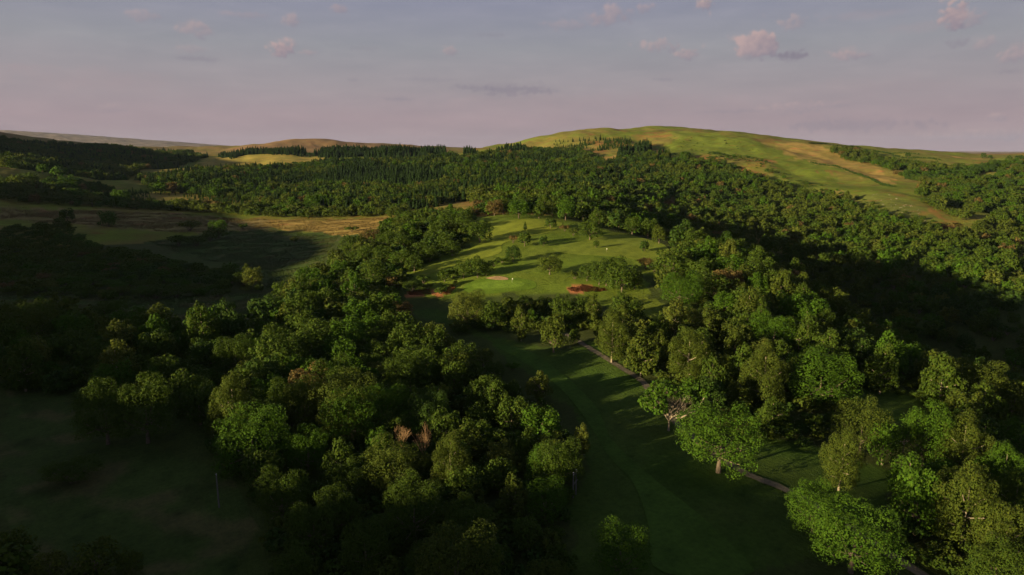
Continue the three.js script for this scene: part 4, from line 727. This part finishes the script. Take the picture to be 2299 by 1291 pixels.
// ---------------------------------------------------------------- poles, flags, bracken, rocks, hedges, tussocks
const poleWood = new THREE.MeshStandardMaterial({ color: rgb(0.34, 0.24, 0.17), roughness: 0.9, map: barkTex, bumpMap: barkTex, bumpScale: 0.01 });
const greyWood = new THREE.MeshStandardMaterial({ color: rgb(0.20, 0.19, 0.18), roughness: 0.9, map: barkTex });
const porcelain = new THREE.MeshStandardMaterial({ color: rgb(0.35, 0.30, 0.26), roughness: 0.3 });
const galvanised = new THREE.MeshStandardMaterial({ color: rgb(0.5, 0.5, 0.5), roughness: 0.5, metalness: 0.7 });
function child(parent, name, geometry, material, x = 0, y = 0, z = 0) { const m = new THREE.Mesh(geometry, material); m.name = name; m.position.set(x, y, z); m.castShadow = m.receiveShadow = true; parent.add(m); return m; }
function utilityPole([x, z], H, label, wood, { arm = true, twin = false, turn = 0 } = {}) {
  const o = new THREE.Group(); o.name = numbered('utility_pole'); o.position.set(x, height(x, z) - 0.2, z); o.rotation.y = turn; o.userData = { label, category: 'utility pole' }; scene.add(o);
  const shaft = new THREE.CylinderGeometry(0.11, 0.16, H, 10); shaft.translate(0, H / 2, 0);
  for (const s of twin ? [-0.7, 0.7] : [0]) { child(o, 'post', shaft, wood, s); child(o, 'cap', new THREE.ConeGeometry(0.14, 0.12, 10), galvanised, s, H + 0.06); }
  if (arm) {
    const a = new THREE.BoxGeometry(2.4, 0.13, 0.11); child(o, 'crossarm', a, wood, 0, H - 0.35, 0.16);
    const pts = [[0, 0], [0.05, 0], [0.05, 0.05], [0.025, 0.07], [0.06, 0.1], [0.03, 0.14], [0.055, 0.17], [0, 0.22]].map(([a, b]) => new THREE.Vector2(a, b)), ins = new THREE.LatheGeometry(pts, 10);
    for (const s of [-1.1, 0.45, 1.1]) child(o, 'insulator', ins, porcelain, s, H - 0.285, 0.16);
    if (twin) { child(o, 'crossarm', a, wood, 0, H - 2.2, 0.16); child(o, 'brace', limb([V(-0.7, H * 0.45, 0), V(0, H * 0.55, 0.02), V(0.7, H * 0.66, 0)], 0.045, 0.045, 6), wood); }
    else for (const s of [-1, 1]) child(o, 'brace', limb([V(0, H - 1.2, 0.15), V(s * 0.35, H - 0.8, 0.17), V(s * 0.7, H - 0.42, 0.17)], 0.022, 0.022, 5), galvanised);
  } else { const pin = new THREE.CylinderGeometry(0.02, 0.02, 0.4, 6); child(o, 'pin', pin, galvanised, 0.1, H - 0.1, 0.1); child(o, 'insulator', new THREE.SphereGeometry(0.07, 8, 6), porcelain, 0.1, H + 0.12, 0.1); }
}
utilityPole(SPOTS.pole_a, 7.2, 'thin grey wooden pole standing in the shaded clearing', greyWood, { arm: false });
utilityPole(SPOTS.pole_b1, 5.4, 'paired grey poles with crossarm at the fairway edge of the wood', greyWood, { twin: true, turn: 1.1 });
utilityPole(SPOTS.pole_c, 7.0, 'sunlit wooden pole with crossarm between the loose trees', poleWood, { turn: 0.25 });
utilityPole(SPOTS.pole_d, 8.0, 'wooden pole with crossarm in the dark gap of the path wood', poleWood, { turn: 0.4 });
const flagWhite = new THREE.MeshStandardMaterial({ color: rgb(0.75, 0.72, 0.6), roughness: 0.8, side: THREE.DoubleSide });
for (const [key, label] of [['flag', 'golf flag on the putting green by the sand bunker'], ['flag2', 'golf flag on the far fairway beyond the copse']]) {
  const [x, z] = SPOTS[key], o = new THREE.Group(); o.name = numbered('golf_flag'); o.position.set(x, height(x, z), z); o.userData = { label, category: 'golf flag' }; scene.add(o);
  const p = new THREE.CylinderGeometry(0.018, 0.018, 2.3, 8); p.translate(0, 1.15, 0); child(o, 'flagstick', p, flagWhite);
  const g = new THREE.PlaneGeometry(0.45, 0.3, 8, 3), a = g.attributes.position; for (let i = 0; i < a.count; i++) { a.setZ(i, 0.07 * Math.sin(a.getX(i) * 9)); } g.translate(0.25, 2.1, 0); g.computeVertexNormals(); child(o, 'flag', g, flagWhite);
}
// low growth: fronds or blades, one mass per place
function tuft(seed, n, h, spread, wide) {
  const r = rng(seed), pos = [], nor = [], index = [], col = [];
  for (let i = 0; i < n; i++) { const a = r() * 6.28, d = spread * Math.sqrt(r()), x = Math.cos(a) * d, z = Math.sin(a) * d, b = r() * 6.28, w = wide * (0.6 + r()), H = h * (0.5 + 0.7 * r()), lx = Math.cos(a) * H * 0.45, lz = Math.sin(a) * H * 0.45, o = pos.length / 3, t = 0.75 + 0.5 * r(); pos.push(x - Math.cos(b) * w, 0, z - Math.sin(b) * w, x + Math.cos(b) * w, 0, z + Math.sin(b) * w, x + lx, H, z + lz); const nv = V(Math.sin(b), 0.5, -Math.cos(b)).normalize(); for (let k = 0; k < 3; k++) { nor.push(nv.x, nv.y, nv.z); col.push(t, t, t); } index.push(o, o + 1, o + 2); }
  const g = new THREE.BufferGeometry(); g.setAttribute('position', new THREE.Float32BufferAttribute(pos, 3)); g.setAttribute('normal', new THREE.Float32BufferAttribute(nor, 3)); g.setAttribute('color', new THREE.Float32BufferAttribute(col, 3)); g.setIndex(index); return g;
}
const blade = (r, g, b) => new THREE.MeshStandardMaterial({ color: rgb(r, g, b), roughness: 0.95, vertexColors: true, side: THREE.DoubleSide });
function carpet(name, label, category, polys, geo, mat, gap, size, seed, keep = () => true) {
  const r = rng(seed), list = [];
  for (const p of polys) { const [x0, x1, z0, z1] = boxOf(p); for (let x = x0; x < x1; x += gap) for (let z = z0; z < z1; z += gap) { const X = x + (r() - 0.5) * gap, Z = z + (r() - 0.5) * gap, s = size * (0.6 + 0.8 * r()), t = r() * 6.28; if (inside(p, X, Z) && keep(X, Z)) list.push([X, Z, s, t]); } }
  const im = new THREE.InstancedMesh(geo, mat, list.length), M = new THREE.Matrix4(), Q = new THREE.Quaternion(), up = V(0, 1, 0);
  list.forEach(([x, z, s, t], i) => { M.compose(V(x, height(x, z) - 0.05, z), Q.setFromAxisAngle(up, t), V(s, s, s)); im.setMatrixAt(i, M); });
  im.name = name; im.castShadow = im.receiveShadow = true; im.userData = { kind: 'stuff', label, category }; scene.add(im); return list.length;
}
const ofType = (...t) => COVERS.filter(([k]) => t.includes(k)).map(([, p]) => p), nearer = (p, d) => p.filter((q) => q.some(([x, z]) => Math.hypot(x, z) < d));
let n = 0;
n += carpet('bracken', 'rusty red brown dead bracken beside the copse and green', 'bracken', nearer(ofType('brack'), 480), tuft(1, 26, 0.6, 0.7, 0.1), blade(0.55, 0.21, 0.10), 1.3, 1.0, 11);
n += carpet('hillside_bracken', 'orange brown bracken patches on the forested slopes', 'bracken', ofType('brack').filter((q) => Math.hypot(...q[0]) >= 480 && Math.hypot(...q[0]) < 900), tuft(2, 18, 0.8, 1.2, 0.2), blade(0.34, 0.15, 0.055), 4, 1.3, 12, (x, z) => fbm(x * 0.05, z * 0.05, 3) > -0.12);
n += carpet('meadow_grass', 'tussocky grass of the shaded marsh beyond the scrub', 'grass', ofType('mead').filter((q) => q.every(([x, z]) => Math.hypot(x, z) > 230)), tuft(3, 16, 0.34, 0.5, 0.05), blade(0.10, 0.14, 0.04), 1.5, 1.1, 13, (x, z) => fbm(x * 0.06, z * 0.06, 3, 4.2) > -0.1);
n += carpet('straw_grass', 'tawny dry grass catching the evening sun', 'grass', nearer(ofType('straw', 'heath'), 900), tuft(4, 14, 0.6, 0.6, 0.07), blade(0.36, 0.25, 0.09), 2.2, 1.2, 14, (x, z) => fbm(x * 0.03, z * 0.07, 3, 4.2) > -0.08);
n += carpet('rough_grass', 'rough unmown grass of the golf field', 'grass', nearer(ofType('rough'), 700), tuft(5, 12, 0.28, 0.5, 0.05), blade(0.15, 0.20, 0.032), 1.9, 1.0, 15, (x, z) => fbm(x * 0.04, z * 0.04, 3, 4.2) > -0.05 && !Object.values(SHEETS).some((p) => inside(p, x, z)));
console.log('tufts', n);
{ // pale outcrops on the spur
  const rockMat = new THREE.MeshStandardMaterial({ color: rgb(0.17, 0.15, 0.11), roughness: 0.95, bumpMap: grassBump, bumpScale: 0.1 }), r = rng(88), parts = [];
  for (const p of ofType('rock')) { const [x0, x1, z0, z1] = boxOf(p); for (let i = 0; i < 900 && parts.length < 70; i++) { const x = mix(x0, x1, r()), z = mix(z0, z1, r()); if (!inside(p, x, z)) continue; const g = new THREE.IcosahedronGeometry(1, 1), a = g.attributes.position; for (let k = 0; k < a.count; k++) { const f = 0.75 + 0.5 * n2(a.getX(k) * 1.7 + i, a.getY(k) * 1.7, a.getZ(k)); a.setXYZ(k, a.getX(k) * f, a.getY(k) * f, a.getZ(k) * f); } g.computeVertexNormals(); const s = 0.5 + 1.3 * r() * r(); g.scale(s * (1 + r()), s * 0.5, s); g.rotateY(r() * 6); g.translate(x, height(x, z), z); parts.push(g); } }
  const m = new THREE.Mesh(mergeGeometries(parts), rockMat); m.name = 'rock_outcrop'; m.castShadow = m.receiveShadow = true; m.userData = { kind: 'stuff', label: 'scattered pale boulders on the spur above the gorge', category: 'rocks' }; scene.add(m);
}
// hedges on the plateau pasture
HEDGES.forEach(([p, label], hi) => {
  const pts = spline(p, false, Math.max(8, Math.round(p.reduce((s, q, i) => s + (i ? Math.hypot(q[0] - p[i - 1][0], q[1] - p[i - 1][1]) : 0), 0) / 5))), L = new Leaves(600 + hi), lobes = pts.map(([x, z]) => ({ c: V(x + L.r() * 2, height(x, z) + 1.0, z + L.r() * 2), r: 1.6 + 1.4 * L.r(), y: 0.9 }));
  L.fill(lobes, lobes.length * 60, 1.1);
  const m = new THREE.Mesh(L.geometry(), leafMats[3]); m.name = numbered('hedge'); m.castShadow = m.receiveShadow = true; m.userData = { label, category: 'hedge', group: 'field hedges on the hill plateau' }; scene.add(m);
});
renderer.render(scene, camera);
